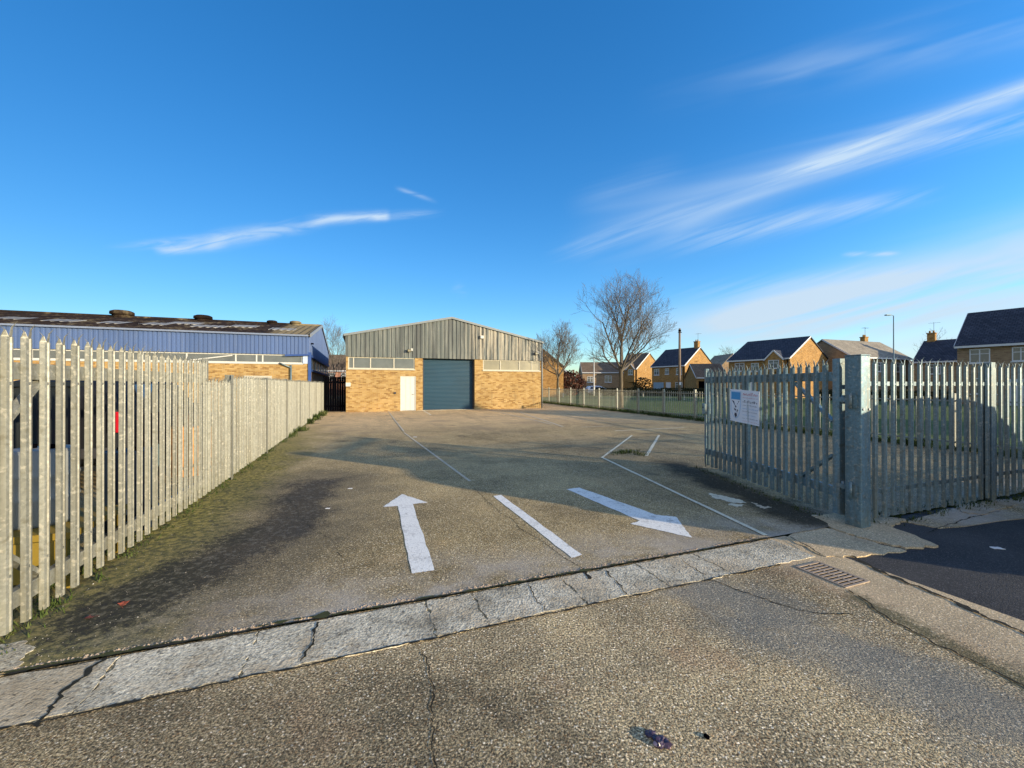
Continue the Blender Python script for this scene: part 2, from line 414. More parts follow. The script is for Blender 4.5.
# kerb slabs, end to end
m=MB();r2=random.Random(4);u=-9.
edges=[]
cuts=[-9,-7.6,-6.2,-4.9,-3.6]+[ -2.55,-1.32,-.62,.45,.80,1.55,2.3,2.95,3.98]
for a,b in zip(cuts[:-1],cuts[1:]):
    sk=r2.uniform(-.10,.10) if b not in (3.98,) else 0
    t=r2.uniform(.0045,.0065)
    pts=[UV(a+.006,2.615+r2.uniform(-.01,.01)),UV(b-.006,2.615+r2.uniform(-.01,.01)),UV(b-.006,3.06),UV(a+.006,3.06)]
    m.prism(jag([(p.x,p.y) for p in pts],.014,14,int(a*10)+77),-.03,t)
o=m.build('kerb_strip',SLAB,bevel=0);o['kind']='structure'
def ribbon(pts,w,z,name,mat,seed=0,wob=.02,step=.05,wv=.5):
    """irregular crack: a thin ribbon whose width and course wander"""
    r=random.Random(seed);P=[Vector((p[0],p[1],0)) for p in pts];out=[]
    for a,b in zip(P[:-1],P[1:]):
        n=max(2,int((b-a).length/min(step,.018)));nn=Vector((-(b-a).y,(b-a).x,0)).normalized()
        for k in range(n):
            p=a.lerp(b,k/n)
            out.append((p+nn*(noise.noise(Vector((p.x*3,p.y*3,seed)))*wob*1.3+noise.noise(Vector((p.x*14,p.y*14,seed)))*wob*.7+noise.noise(Vector((p.x*45,p.y*45,seed)))*wob*.45),nn))
    out.append((P[-1],nn))
    vs=[];fs=[]
    for i,(p,nn) in enumerate(out):
        ww=.75*w*(1-wv+wv*2.4*abs(noise.noise(Vector((p.x*9,p.y*9,seed+9)))+.1)+r.uniform(-.3,.35))
        if i in(0,len(out)-1): ww*=.2
        for s_ in (-.5,.5):
            q=p+nn*ww*s_;vs.append((q.x,q.y,z))
    for i in range(len(out)-1): fs.append((2*i,2*i+1,2*i+3,2*i+2))
    me=bpy.data.meshes.new(name);me.from_pydata(vs,[],fs);me.materials.append(mat)
    o=bpy.data.objects.new(name,me);link(o);o['kind']='structure';return o
def gp(*a): return [G(x,y) for x,y in a]
ribbon([UV(-9,3.075),UV(4.0,3.078)],.028,.0165,'joint_dirt',CRACKM,2,.012,.03)
ribbon([UV(-3.4,3.09),UV(-.2,3.10)],.05,.0175,'joint_moss',MOSSJ,7,.02,.03,.9)
ribbon([UV(-.2,3.085),UV(3.9,3.08)],.03,.0185,'joint_moss',MOSSJ,9,.02,.03,.9)
ribbon([UV(-9,2.605),UV(3.5,2.60)],.022,.0078,'joint_dirt',CRACKM,3,.014,.03)
LIPM=plain('broken_concrete_lip',(.42,.32,.22),.9,0,.4,25.)
m=MB();r3=random.Random(21)
def pebble(m,p,s,rg):
    vs=[];
    for d in ((1,0,0),(-.9,.1,0),(.1,1,0),(0,-1,0),(.1,0,.6),(0,0,-.3)):
        vs.append((p[0]+d[0]*s*rg.uniform(.6,1.3),p[1]+d[1]*s*rg.uniform(.6,1.3),p[2]+d[2]*s*rg.uniform(.6,1.2)))
    m.add(vs,[(0,2,4),(2,1,4),(1,3,4),(3,0,4),(2,0,5),(1,2,5),(3,1,5),(0,3,5)])
for k in range(2600):
    u=r3.uniform(-4,3.9);g_=noise.noise(Vector((u*3,1,0)))
    if g_<-.25: continue
    pebble(m,UV(u,3.098+.012*g_+abs(r3.gauss(0,.016)),.012),r3.uniform(.004,.013),r3)
o=m.build('kerb_lip',LIPM);o['kind']='structure'
Zc=.0085
for i,(pts,w,z) in enumerate([
    (gp((108,657),(86,675),(66,690),(38,728)),.035,Zc),(gp((318,622),(311,640),(300,662)),.022,Zc),
    (gp((527,585),(533,596),(545,612)),.010,Zc),(gp((607,571),(618,582),(628,596)),.012,Zc),(gp((683,561),(706,576)),.012,Zc),
    (gp((706,577),(735,590),(768,600),(800,611),(824,614),(852,613)),.016,.004),
    (gp((790,538),(806,547),(824,557)),.022,.022),
    (gp((848,590),(872,606),(905,627),(935,643),(975,662),(1030,690)),.02,.004),
    (gp((424,650),(430,690),(427,720),(437,768)),.010,.004),(gp((930,533),(960,520),(1000,511)),.02,.004),
    (gp((852,556),(887,575),(940,596),(1024,634),(1060,650)),.05,.006),
    (gp((585,572),(560,556),(530,535),(490,505),(470,484)),.010,.0150),
    (gp((345,560),(330,540),(300,520),(290,500)),.006,.0150),
    (gp((330,480),(420,474),(500,470)),.006,.0150),
    (gp((575,568),(585,570),(590,580)),.05,Zc)]):
    ribbon(pts,w,z,'ground_crack',CRACKM,i+20,.03)
# small stones, grit and twigs scattered on the ground (one uncountable mass)
GRIT=Mat('grit_stones',.9,0,.2);p_,x_,y_,z_=GRIT.pos();GRIT.col(GRIT.ramp(GRIT.noise(p_,40.,1.),[(.35,(.07,.06,.05)),(.5,(.36,.31,.24)),(.65,(.62,.58,.5))]))
m=MB();rg=random.Random(31)
def pebble(m,p,s,rg):
    vs=[];
    for d in ((1,0,0),(-.9,.1,0),(.1,1,0),(0,-1,0),(.1,0,.6),(0,0,-.3)):
        vs.append((p[0]+d[0]*s*rg.uniform(.6,1.3),p[1]+d[1]*s*rg.uniform(.6,1.3),p[2]+d[2]*s*rg.uniform(.6,1.2)))
    m.add(vs,[(0,2,4),(2,1,4),(1,3,4),(3,0,4),(2,0,5),(1,2,5),(3,1,5),(0,3,5)])
for i in range(5200):
    t=rg.random()
    if t<.30: u=rg.uniform(-3,4.1);v=rg.uniform(1.2,2.6);z=0.
    elif t<.50: u=-2.05+abs(rg.gauss(0,.5));v=rg.uniform(3.15,10);z=.012
    elif t<.68: u=rg.uniform(-2,3.9);v=3.09+abs(rg.gauss(0,.35));z=.013
    elif t<.80: q=rg.random();u=5.0+q*.9+rg.gauss(0,.15);v=3.3+q*3.2;z=.012
    else: u=rg.uniform(-2,6);v=rg.uniform(3.2,12);z=.012
    if abs(u-.5)>.0 : pebble(m,UV(u,v,z+.001),rg.uniform(.0015,.0042)*(1.8 if rg.random()<.05 else 1),rg)
o=m.build('loose_grit',GRIT.m);o['kind']='stuff'

# ---- painted markings (structure)
def poly(name,pxs,mat,z=.0155,seed=1,amp=.007,n=14):
    me=bpy.data.meshes.new(name);pts=jag([G(x,y) for x,y in pxs],amp,n,seed)
    me.from_pydata([(a,b,z) for a,b in pts],[],[tuple(range(len(pts)))]);me.materials.append(mat)
    o=bpy.data.objects.new(name,me);link(o);o['kind']='structure';return o
poly('painted_arrow',[(402,495),(428,503.5),(413,505),(434.5,571.5),(412,575),(398,507),(383,508)],WHITEL,seed=2)
poly('painted_dash',[(493.5,497),(501,495.8),(582,556),(572,559.5)],WHITEL,seed=3)
poly('painted_arrow',[(566.5,490),(579,488.4),(656.5,516),(676,518),(692,539),(630,524.8),(640,522)],WHITEL,seed=4)
def stripe(pts,w,mat=THINL,seed=1,name='painted_line'):
    for i,(a,b) in enumerate(zip(pts[:-1],pts[1:])):
        a=G(*a);b=G(*b);d=(b-a).normalized();nn=Vector((-d.y,d.x,0))*w/2
        me=bpy.data.meshes.new(name);pts4=jag([a-nn,b-nn,b+nn,a+nn],w*.07,12,seed+i)
        me.from_pydata([(p[0],p[1],.0175+.003*i) for p in pts4],[],[tuple(range(len(pts4)))]);me.materials.append(mat)
        o=bpy.data.objects.new(name,me);link(o);o['kind']='structure'
stripe([(632,435.8),(602,458.3),(766,537)],.055)
stripe([(659,435.6),(646.5,456.5)],.07,seed=5)
stripe([(615,431.2),(684,428)],.08,seed=7)
stripe([(422,410),(431,415.2)],.08,seed=9)
stripe([(478,407.5),(534,420.5),(552,425)],.08,GHOSTL,seed=11)
stripe([(520,412.5),(563,427)],.09,GHOSTL,seed=13)
stripe([(581,427.6),(612,426.2)],.09,GHOSTL,seed=15)
stripe([(545,418),(600,421),(640,422)],.09,GHOSTL,seed=17)
stripe([(388,411),(396,422),(404,432)],.06,GHOSTL,seed=19)
stripe([(404,433),(470,482)],.05,GHOSTL,seed=23)
stripe([(560,413),(620,417)],.09,GHOSTL,seed=25)
poly('worn_paint_patch',[(708,494),(716,495),(728,498),(741,501),(746,504),(735,504),(722,501),(711,498)],THINL,seed=6,amp=.03,n=5)
poly('worn_paint_patch',[(752,503),(762,507),(772,508),(764,510),(755,507)],GHOSTL,seed=8,amp=.03,n=5)
poly('worn_paint_patch',[(730,504),(745,506),(738,508),(728,506)],THINL,seed=9,amp=.02,n=5)
poly('worn_paint_patch',[(812,516),(818,516),(822,519),(815,519)],THINL,seed=12,amp=.02,n=5)

# ---- drain grate
g=empty('drain_grate',UV(3.73,2.325,0),ROT,'rusty slotted metal drain grate sunk beside the kerb slabs','drain grate')
GRM=plain('rusty_iron',(.36,.29,.22),.75,.3,.5,14.)
m=MB()
for a in ((-.15,.15,-.2,-.18),(-.15,.15,.18,.2)): m.box(a[0],a[1],a[2],a[3],.0005,.008)
for a in ((-.15,-.13,-.179,.179),(.13,.15,-.179,.179)): m.box(a[0],a[1],a[2],a[3],.0005,.008)
m.build('frame',GRM,g)
m=MB()
for k in range(9): m.box(-.128,.128,-.165+k*.038,-.165+k*.038+.02,.0035,.007)
m.box(-.008,.008,-.178,.178,.0031,.0062)
m.build('bars',GRM,g)
m=MB();m.box(-.129,.129,-.179,.179,.0012,.0025);m.build('pit',BLACK,g)

# ================================================================== PALISADE FENCING
def pale(m,x,y0,z0,z1,w=.067,dp=.026,lean=0.,spike=.10,r=R):
    xs=[-.5,-.40,-.14,0,.14,.40,.5]; ys=[1,.15,.0,.55,.0,.15,1]
    P=[(a*w,b*dp) for a,b in zip(xs,ys)];n=len(P);th=.003
    zt=z1-spike
    vs=[];b=[]
    for z,lx in ((z0,0),(zt,lean)):
        for (a,c) in P: vs.append((x+a+lx,y0-dp+c,z))
        for (a,c) in P: vs.append((x+a+lx,y0-dp+c+th,z))
    fs=[]
    for i in range(n-1):
        fs+= [(i,i+1,2*n+i+1,2*n+i),(n+i+1,n+i,3*n+i,3*n+i+1)]
    fs+=[(0,2*n,3*n,n),(n-1,2*n-1,4*n-1,3*n-1)]
    for i in range(n-1): fs+=[(i,n+i,n+i+1,i+1)]
    m.add(vs,fs)
    # three points: centre leans forward, sides splay out
    X=x+lean;Y=y0-dp
    j=r.uniform(-.006,.006)
    for zb_ in (.40,1.60):
        if zb_<zt: m.box(X-.009,X+.009,Y+.001,Y+.012,zb_-.009,zb_+.009)
    def spk(a,b_,ya,yb,mid,tip):
        A=(X+a*w,Y+ya*dp,zt);B=(X+b_*w,Y+yb*dp,zt)
        A2=(A[0],A[1]+th,zt);B2=(B[0],B[1]+th,zt)
        ma=(X+mid[0]-w*.085,Y+mid[1],zt+mid[2]);mb=(X+mid[0]+w*.085,Y+mid[1],zt+mid[2])
        ma2=(ma[0],ma[1]+th,ma[2]);mb2=(mb[0],mb[1]+th,mb[2]);t=(X+tip[0]+j,Y+tip[1],zt+tip[2]);
        m.add([A,B,B2,A2,ma,mb,mb2,ma2,t],[(0,1,5,4),(1,2,6,5),(2,3,7,6),(3,0,4,7),(4,5,8),(5,6,8),(6,7,8),(7,4,8)])
    spk(-.15,.15,.1,.1,(0,-.006,spike*.6),(0,-.03,spike))
    spk(-.5,-.19,1,.05,(-w*.42,.010,spike*.42),(-w*.72,.028,spike*.74))
    spk(.19,.5,.05,1,(w*.42,.010,spike*.42),(w*.72,.028,spike*.74))
def ibox(m,x,y,z0,z1,w=.10,d=.055,t=.006):      # I-section post
    m.box(x-w/2,x+w/2,y-d/2,y-d/2+t,z0,z1);m.box(x-w/2,x+w/2,y+d/2-t,y+d/2,z0,z1);m.box(x-t/2,x+t/2,y-d/2+t,y+d/2-t,z0,z1)

def palisade(name,loc,rz,label,nb,bay=2.75,H=1.8,mat=GALV,first=True,pitch=.1618,z0=.05,seed=1,last=True,rail_z=(.35,1.5)):
    t=empty(name,loc,rz,label,'fence');r=random.Random(seed)
    for b in range(nb):
        m=MB();x0=b*bay
        n=int(bay/pitch)
        for k in range(n):
            x=x0+bay*(k+.5)/n
            pale(m,x+r.uniform(-.004,.004),-.028,z0+r.uniform(-.01,.01),H+r.uniform(-.01,.01),lean=r.uniform(-.006,.006),r=r)
        m.build('pale_panel',mat,t)
        for z in rail_z:
            m=MB();m.box(x0+.03,x0+bay-.03,-.024,-.018,z,z+.05);m.box(x0+.03,x0+bay-.03,-.018,.02,z,z+.005)
            m.build('rail',mat,t)
    for b in range(nb+1):
        if (b==0 and not first) or (b==nb and not last): continue
        m=MB();ibox(m,b*bay,-.012,0,H-.03+r.uniform(-.01,.01),.10,.1)
        m.build('post',mat,t)
    return t
U0=-2.10
lf=palisade('palisade_fence',UV(U0,7.98-2.75+.15,.01),ROT+math.pi/2,'long pale galvanised palisade fence running back to the black gate',8,H=1.80,first=False,seed=3)
# drop the bay already covered by the open leaf: keep only the strip beyond it
for o in list(COL.objects):
    if o.parent==lf and o.name.startswith(('pale_panel','rail')) :
        xs=[v.co.x for v in o.data.vertices]
        if min(xs)<2.0: bpy.data.objects.remove(o)
m=MB();r_=random.Random(5)
for k in range(8): pale(m,2.75-.16*(k+.5),-.028,.05,1.72+.012*(k%3),r=r_)
m.build('pale_panel',GALV,lf)
for z in (.35,1.5):
    m=MB();m.box(1.45,2.72,-.024,-.018,z,z+.05);m.build('rail',GALV,lf)

def gate(name,loc,rz,label,L,H,mat,stile=(.06,.1),braces=(),seed=1,z0=.06,rails=((1.62,1.74),(.16,.28)),pitch=.1635,mid=None,railth=.05):
    t=empty(name,loc,rz,label,'gate');r=random.Random(seed)
    m=MB();n=int((L-.15)/pitch)
    for k in range(n):
        pale(m,stile[0]+.03+(L-stile[0]-stile[1]-.06)*(k+.5)/n,-.028,z0+r.uniform(-.008,.008),H+r.uniform(-.008,.008),lean=r.uniform(-.008,.008),r=r)
    m.build('pale_panel',mat,t)
    for x0,w in ((0,stile[0]),(L-stile[1],stile[1])):
        m=MB();m.box(x0,x0+w,-.03,max(.03,w-.04),z0,H-.02);m.build('stile',mat,t,bevel=.004)
    if mid is not None:
        m=MB();m.box(mid-.035,mid+.035,-.022,.03,z0+.02,H-.2);m.build('stile',mat,t,bevel=.003)
    for a,b in rails:
        m=MB();m.box(stile[0],L-stile[1],-.024,railth-.024,a,b);m.build('rail',mat,t,bevel=.003)
    for a,b in braces:
        m=MB();m.bar((a[0],.0,a[1]),(b[0],.0,b[1]),.03,.055,up=(0,1,0));m.build('brace',mat,t)
    return t
# left leaf, swung back along the fence
lg=gate('palisade_gate',UV(U0,2.955,.01),ROT+math.pi/2,'open pale palisade gate leaf with splayed pale tops, nearest on the left',4.12,1.99,GALV,(.08,.07),
     braces=(((.09,.95),(.85,1.62)),((.09,.90),(.85,.28))),seed=8,z0=.05,rails=((1.625,1.735),(.16,.27)))
# right leaf, open into the yard, far end first
far=Vector((3.745,7.92,.0));hin=Vector((3.86,4.80,.0));dg=(hin-far);Lg=dg.length;rzg=math.atan2(dg.y,dg.x)
rg_=gate('palisade_gate',tuple(far+Vector((0,0,.012))),rzg,'blue-shaded open palisade gate leaf carrying a white notice',Lg,1.92,GALVSHADE,(.06,.10),
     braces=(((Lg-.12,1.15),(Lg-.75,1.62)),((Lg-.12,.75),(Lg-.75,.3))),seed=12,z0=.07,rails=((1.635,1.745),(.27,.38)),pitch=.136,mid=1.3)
m=MB();m.box(-.05,.05,-.07,.07,-.1,.1)
o=m.build('lock_box',GALVSHADE,rg_,bevel=.012,loc=(.035,-.005,1.13))
m=MB();m.cyl((.035,-.079,1.16),(.035,-.071,1.16),.016,10);m.build('keyhole_plate',BLACK,rg_)
for z in (.42,1.42):
    m=MB();m.cyl((Lg+.03,-.01,z-.05),(Lg+.03,-.01,z+.05),.018,10);m.bar((Lg-.05,-.035,z),(Lg+.14,-.035,z),.012,.05);m.cyl((Lg+.03,-.045,z),(Lg+.03,.03,z),.012,8)
    m.build('hinge',GALVSHADE,rg_)
m=MB();m.cyl((.09,-.05,.03),(.09,-.05,.62),.01,8);m.bar((.09,-.05,.6),(.16,-.05,.6),.012,.02);m.build('drop_bolt',GALVSHADE,rg_)
# gate post
gp_=empty('gate_post',(3.905,4.635,0),ROT,'thick square galvanised gate post standing on a broken concrete pad','post')
m=MB();m.box(-.083,.083,-.083,.083,-.1,1.93);m.build('shaft',GALVSHADE,gp_,bevel=.008)
m=MB();m.box(-.087,.087,-.087,.087,1.931,1.940);m.build('cap',GALVSHADE,gp_,bevel=.002)
for q in (-.05,.05):
    m=MB();m.cyl((q,-.083,1.33),(q,-.094,1.33),.013,8);m.build('bolt',WHITEP,gp_)
m=MB();m.box(-.094,.094,-.094,.094,-.02,.012);m.build('base_plate',GRM,gp_)
for z in (.42,1.42):
    m=MB();m.box(-.103,-.084,-.05,.05,z-.07,z+.07);m.cyl((-.12,.0,z-.09),(-.12,.0,z+.09),.014,10);m.build('hinge_pin',GALVSHADE,gp_)
# right fence
rf=palisade('palisade_fence',tuple(UV(5.31,3.03,.01)),ROT,'half sunlit palisade fence running right from the thick gate post',5,H=1.93,mat=GALVHALF,first=False,seed=15,pitch=.165,rail_z=(.33,1.58))

# ---- notice on the right leaf
sg=empty('notice_board',tuple(far+Vector((0,0,.012))),rzg,'white notice with a blue shield emblem cable-tied to the palisade gate','sign')
SIGNW=plain('sign_white',(.78,.80,.84),.5,0,.05);SB=plain('sign_blue',(.05,.30,.58),.5);SR=plain('sign_red',(.5,.10,.14),.5);SK=plain('sign_ink',(.03,.04,.07),.5);SLB=plain('sign_pale_blue',(.45,.62,.80),.5)
X0,X1=.93,1.70;W=X1-X0;Hs=.53;zb=.99
def wavy(x,z): return -.058-.006*math.sin(x*9+z*4)-.004*math.sin(x*21)
m=MB();nx,nz=16,8;vs=[];fs=[]
def sp(u_,w_,off=0.):    # point on the board, u_ across, w_ up, both 0..1
    x=X0+W*u_+.012*w_;z=zb+Hs*w_+.035*(1-u_)*0+(-.03)*u_
    return (x,wavy(x,z)-off,z)
for s_ in (0,1):
    for j in range(nz+1):
        for i in range(nx+1): vs.append(sp(i/nx,j/nz,.003*(1-s_)))
q=(nx+1)*(nz+1)
for j in range(nz):
    for i in range(nx):
        a=j*(nx+1)+i;fs.append((a,a+1,a+nx+2,a+nx+1));fs.append((q+a,q+a+nx+1,q+a+nx+2,q+a+1))
bd=[i for i in range(nx+1)]+[ (j+1)*(nx+1)-1 for j in range(1,nz+1)]+[nz*(nx+1)+i for i in range(nx-1,-1,-1)]+[j*(nx+1) for j in range(nz-1,0,-1)]
for i in range(len(bd)): fs.append((bd[i],bd[(i+1)%len(bd)],q+bd[(i+1)%len(bd)],q+bd[i]))
m.add(vs,fs);m.build('board',SIGNW,sg)
def flatpoly(m,pts,off=.0055): m.add([sp(a,b,off) for a,b in pts],[tuple(range(len(pts)))])
def shield(cx,cy,w,h,n=14,y0=-1,y1=1):
    pts=[]
    for k in range(n+1):
        t=1-2*k/n
        if t<y0 or t>y1: continue
        hw=w*(1 if t>.1 else math.sqrt(max(0,1-((.1-t)/1.1)**2)));pts.append((hw,t))
    return [(cx-a,cy+b*h) for a,b in pts]+[(cx+a,cy+b*h) for a,b in reversed(pts)]
m=MB();flatpoly(m,shield(.22,.52,.175,.43));m.build('shield_border',SLB,sg)
m=MB();flatpoly(m,shield(.22,.52,.15,.40),.0075);m.build('shield_field',SIGNW,sg)
m=MB();flatpoly(m,shield(.22,.52,.15,.40,y0=.38),.0095);m.build('shield_top',SB,sg)
m=MB()
for P in ([(.09,.66),(.16,.63),(.22,.55),(.19,.50),(.14,.58)],[(.35,.66),(.28,.63),(.22,.55),(.25,.50),(.30,.58)],[(.19,.56),(.25,.56),(.24,.44),(.20,.44)],
          [(.18,.42),(.24,.38),(.21,.33),(.17,.38)],[(.26,.40),(.31,.36),(.26,.27),(.23,.32)],[(.19,.28),(.26,.26),(.27,.18),(.22,.12),(.18,.2)]): flatpoly(m,P,.0098)
m.build('emblem',SK,sg)
rt=random.Random(3)
def words(y,h,mat,x0=.46,x1=.95,weight=.6):
    m=MB();x=x0
    while x<x1-.02:
        n=rt.randint(3,7)
        for k in range(n):
            if x>x1:break
            w=rt.uniform(.008,.014)*weight*1.6;hh=h*rt.choice((.6,.62,1,.6))
            flatpoly(m,[(x,y),(x+w*.6,y),(x+w*.6,y+hh),(x,y+hh)])
            if rt.random()<.75:
                q=y+hh*rt.choice((0,.4,.8));flatpoly(m,[(x+w*.6,q),(x+w*1.5,q),(x+w*1.5,q+h*.2),(x+w*.6,q+h*.2)])
            x+=w*1.5+.010
        x+=.018
    m.build('lettering',mat,sg)
words(.84,.09,SR,weight=1.2);words(.76,.035,SR);words(.62,.075,SK,weight=1.3);words(.53,.035,SK);words(.43,.035,SB);words(.34,.035,SK);words(.24,.03,SB);words(.14,.03,SK);words(.06,.025,SR)
m=MB()
for a,b in ((.03,.95),(.97,.95),(.03,.05),(.97,.05)):
    p=Vector(sp(a,b,.006));m.bar(p,p+Vector((0,.012,.0)),.012,.006)
m.build('cable_tie',BLACK,sg)

# ================================================================== LOW RAILING ROUND THE FIELD
dd=Vector((.3,-1,0)).normalized()
def railing(Ya,nb,label,bay=2.2,H=1.33):
    p=RL(Ya);t=empty('steel_railing',(p[0],p[1],0),math.atan2(dd.y,dd.x),label,'railing')
    for b in range(nb):
        m=MB();n=15
        for k in range(1,n):
            x=b*bay+bay*k/n;m.box(x-.012,x+.012,-.006,.006,.12,H-.02)
        m.build('bars',RAILM,t)
        for z in (.2,H-.13):
            m=MB();m.box(b*bay+.03,b*bay+bay-.03,-.02,.02,z,z+.035);m.build('rail',RAILM,t)
    for b in range(nb+1):
        m=MB();m.box(b*bay-.05,b*bay+.05,-.04,.04,-.05,H+.07);m.build('post',RAILM,t,bevel=.006)
    return t
railing(37.4,16,'low steel railing with pale square posts along the green field')

# grass tufts along railing, fence feet and the yard edge (uncountable)
TUFT=Mat('tuft_green',.9,0,.1);p_,x_,y_,z_=TUFT.pos();TUFT.col(TUFT.ramp(TUFT.noise(p_,3.,4.),[(.35,(.02,.03,.008)),(.5,(.05,.075,.018)),(.65,(.11,.12,.04))]))
m=MB();rt=random.Random(17)
def tuft(m,p,h,n,rt,spread=.05):
    for k in range(n):
        a=rt.uniform(0,6.28);q=p+Vector((rt.gauss(0,spread),rt.gauss(0,spread),0));w=rt.uniform(.003,.007)
        l=Vector((math.cos(a),math.sin(a),0))*h*rt.uniform(.2,.7);hh=h*rt.uniform(.5,1.1)
        s_=Vector((-math.sin(a),math.cos(a),0))*w
        m.add([q-s_,q+s_,q+l*.5+Vector((0,0,hh*.7))+s_*.6,q+l+Vector((0,0,hh))],[(0,1,2,3)])
for k in range(900):
    Y=6.8+30.6*rt.random()**1.3;p=RL(Y,rt.uniform(-.22,.3));tuft(m,Vector((p[0],p[1],.0)),rt.uniform(.08,.26),10,rt,.08)
for k in range(420):
    v=3.2+rt.random()**1.5*20;tuft(m,UV(U0+rt.uniform(-.25,.12)+.0,v,.01),rt.uniform(.02,.06)*(1+v*.06),7,rt,.05)
for (x,y,s_) in ((284,437,.16),(291,434,.2),(300,431,.18),(308,424,.25),(316,420,.3),(322,416,.3),(625,452,.07),(632,454,.08),(620,453,.06)):
    for k in range(9): tuft(m,G(x,y,.01)+Vector((rt.gauss(0,.12),rt.gauss(0,.12),0)),s_,14,rt,.07)
for k in range(120):
    u=5.5+rt.random()*4;tuft(m,UV(u,3.0+rt.uniform(-.12,.2),.0),rt.uniform(.02,.08),8,rt,.04)
for k in range(60):
    q=rt.random();tuft(m,UV(5.15+q*.95,3.3+q*3.,.012),rt.uniform(.01,.04),6,rt,.05)
o=m.build('grass_tufts',TUFT.m);o['kind']='stuff'

# ================================================================== WAREHOUSE
A=Vector((-9.72,24.0,0))
def wu(px):
    r=(px-512)/F
    return (24*r+9.72)/(.9384-.3453*r)
Wd=12.5;ZE=4.55;ZR=5.86;LEN=26.
wh=empty('brick_warehouse',tuple(A),ROT,'buff brick warehouse with weathered metal gable and teal roller door','building')
def ztop(x): return ZE+(ZR-ZE)*(1-abs(x-Wd/2)/(Wd/2))
dx0,dx1=wu(400.4),wu(415.9);rx0,rx1=wu(422.7),wu(474.7);wl0,wl1=wu(348.0),wu(414.8);wr0,wr1=wu(482.9),wu(540.3)
ZW=2.56;ZC=3.27;TH=.36;DH=2.14
m=MB()
m.box(0,dx0,0,TH,-.1,ZW);m.box(dx0,dx1,0,TH,DH,ZW);m.box(dx1,rx0,0,TH,-.1,ZW)
m.box(wl1,rx0,0,TH,ZW,ZC);m.box(0,wl0,0,TH,ZW,ZC)
m.box(rx1,Wd,0,TH,-.1,ZW);m.box(rx1,wr0,0,TH,ZW,ZC);m.box(wr1,Wd,0,TH,ZW,ZC)
m.box(0,TH,TH,LEN,-.1,ZE-.1);m.box(Wd-TH,Wd,TH,LEN,-.1,ZE-.1);m.box(TH,Wd-TH,LEN-TH,LEN,-.1,ZE-.1)
m.build('brick_wall',BUFF,wh)
def corr_panel(x0,x1,zb,topf,y,pitch=.2,dp=.035,flat=False):
    """trapezoidal sheeting standing in the xz plane at depth y, facing -y"""
    m=MB();xs=[];x=x0
    prof=[(0,0),(.32,0),(.42,1),(.9,1),(1.0,0)]
    while x<x1-1e-6:
        for a,b in prof[:-1]:
            q=x+a*pitch
            if q<x1:xs.append((q,b))
        x+=pitch
    xs.append((x1,0))
    mids=[(x0+x1)/2]
    n=len(xs);vs=[]
    for q,b in xs:
        yy=y-b*dp
        vs+=[(q,yy,zb),(q,yy,topf(q))]
    fs=[(2*i,2*i+2,2*i+3,2*i+1) for i in range(n-1)]
    # back sheet gives it thickness
    k=len(vs);vs+=[(q,y+.012,zb) for q,b in xs]+[(q,y+.012,topf(q)) for q,b in xs]
    fs+=[(k+i,k+n+i,k+n+i+1,k+i+1) for i in range(n-1)]
    fs+=[(2*i,k+i,k+i+1,2*i+2) for i in range(n-1)]
    m.add(vs,fs);return m
corr_panel(-.03,Wd+.03,ZC,lambda x:ztop(x)-.02,-.03,.25,.04).build('gable_cladding',GREYCLAD,wh)
ROOFG=plain('grey_fibre_cement',(.26,.255,.235),.9,0,.35,1.5)
for sgn in (0,1):
    m=MB();xa=-.12 if sgn==0 else Wd+.12;xm=Wd/2
    za=ztop(0)-.0+( -.025);t=.05
    vs=[(xa,-.12,za),(xm,-.12,ZR),(xm,LEN+.1,ZR),(xa,LEN+.1,za),(xa,-.12,za+t),(xm,-.12,ZR+t),(xm,LEN+.1,ZR+t),(xa,LEN+.1,za+t)]
    m.add(vs,[(0,1,2,3),(4,5,6,7),(0,1,5,4),(3,2,6,7),(0,3,7,4),(1,2,6,5)]);m.build('roof',ROOFG,wh)
VERGE=plain('verge_flashing',(.20,.22,.22),.6,.2)
for sgn in (0,1):
    m=MB();xa=-.12 if sgn==0 else Wd+.12
    m.bar((xa,-.135,ztop(0)-.03),(Wd/2,-.135,ZR+.015),.025,.13,up=(0,0,1));m.build('verge_trim',VERGE,wh)
m=MB()
for xa in (-.13,Wd+.13): m.bar((xa,-.1,ZE-.05),(xa,LEN,ZE-.05),.11,.09)
m.build('gutter',VERGE,wh)
def window_band(root,x0,x1,z0,z1,mulls,y=.07,glass=GLASSD,fm=CREAMP,fw=.06):
    f=MB();f.box(x0+.001,x1-.001,y-.03,y+.05,z0+.001,z0+fw);f.box(x0+.001,x1-.001,y-.03,y+.05,z1-fw,z1-.001)
    ms=[x0+.001+fw/2]+[x0+(x1-x0)*q for q in mulls]+[x1-.001-fw/2]
    for q in ms: f.box(q-fw/2,q+fw/2,y-.032,y+.045,z0+fw,z1-fw)
    w=f.build('window',fm,root)
    for a,b in zip(ms[:-1],ms[1:]):
        p=MB();p.box(a+fw/2,b-fw/2,y,y+.012,z0+fw,z1-fw);p.build('pane',glass,w)
    s=MB();s.box(x0-.02,x1+.02,-.05,y-.031,z0-.05,z0+.012);s.build('sill',fm,w)
    return w
ML=[(wu(q)-wl0)/(wl1-wl0) for q in (353.5,370.5,394.0)]
window_band(wh,wl0,wl1,ZW,ZC,ML)
MR=[(wu(q)-wr0)/(wr1-wr0) for q in (500.5,519.5,532.)]
window_band(wh,wr0,wr1,ZW,ZC,MR,glass=GLASSW)
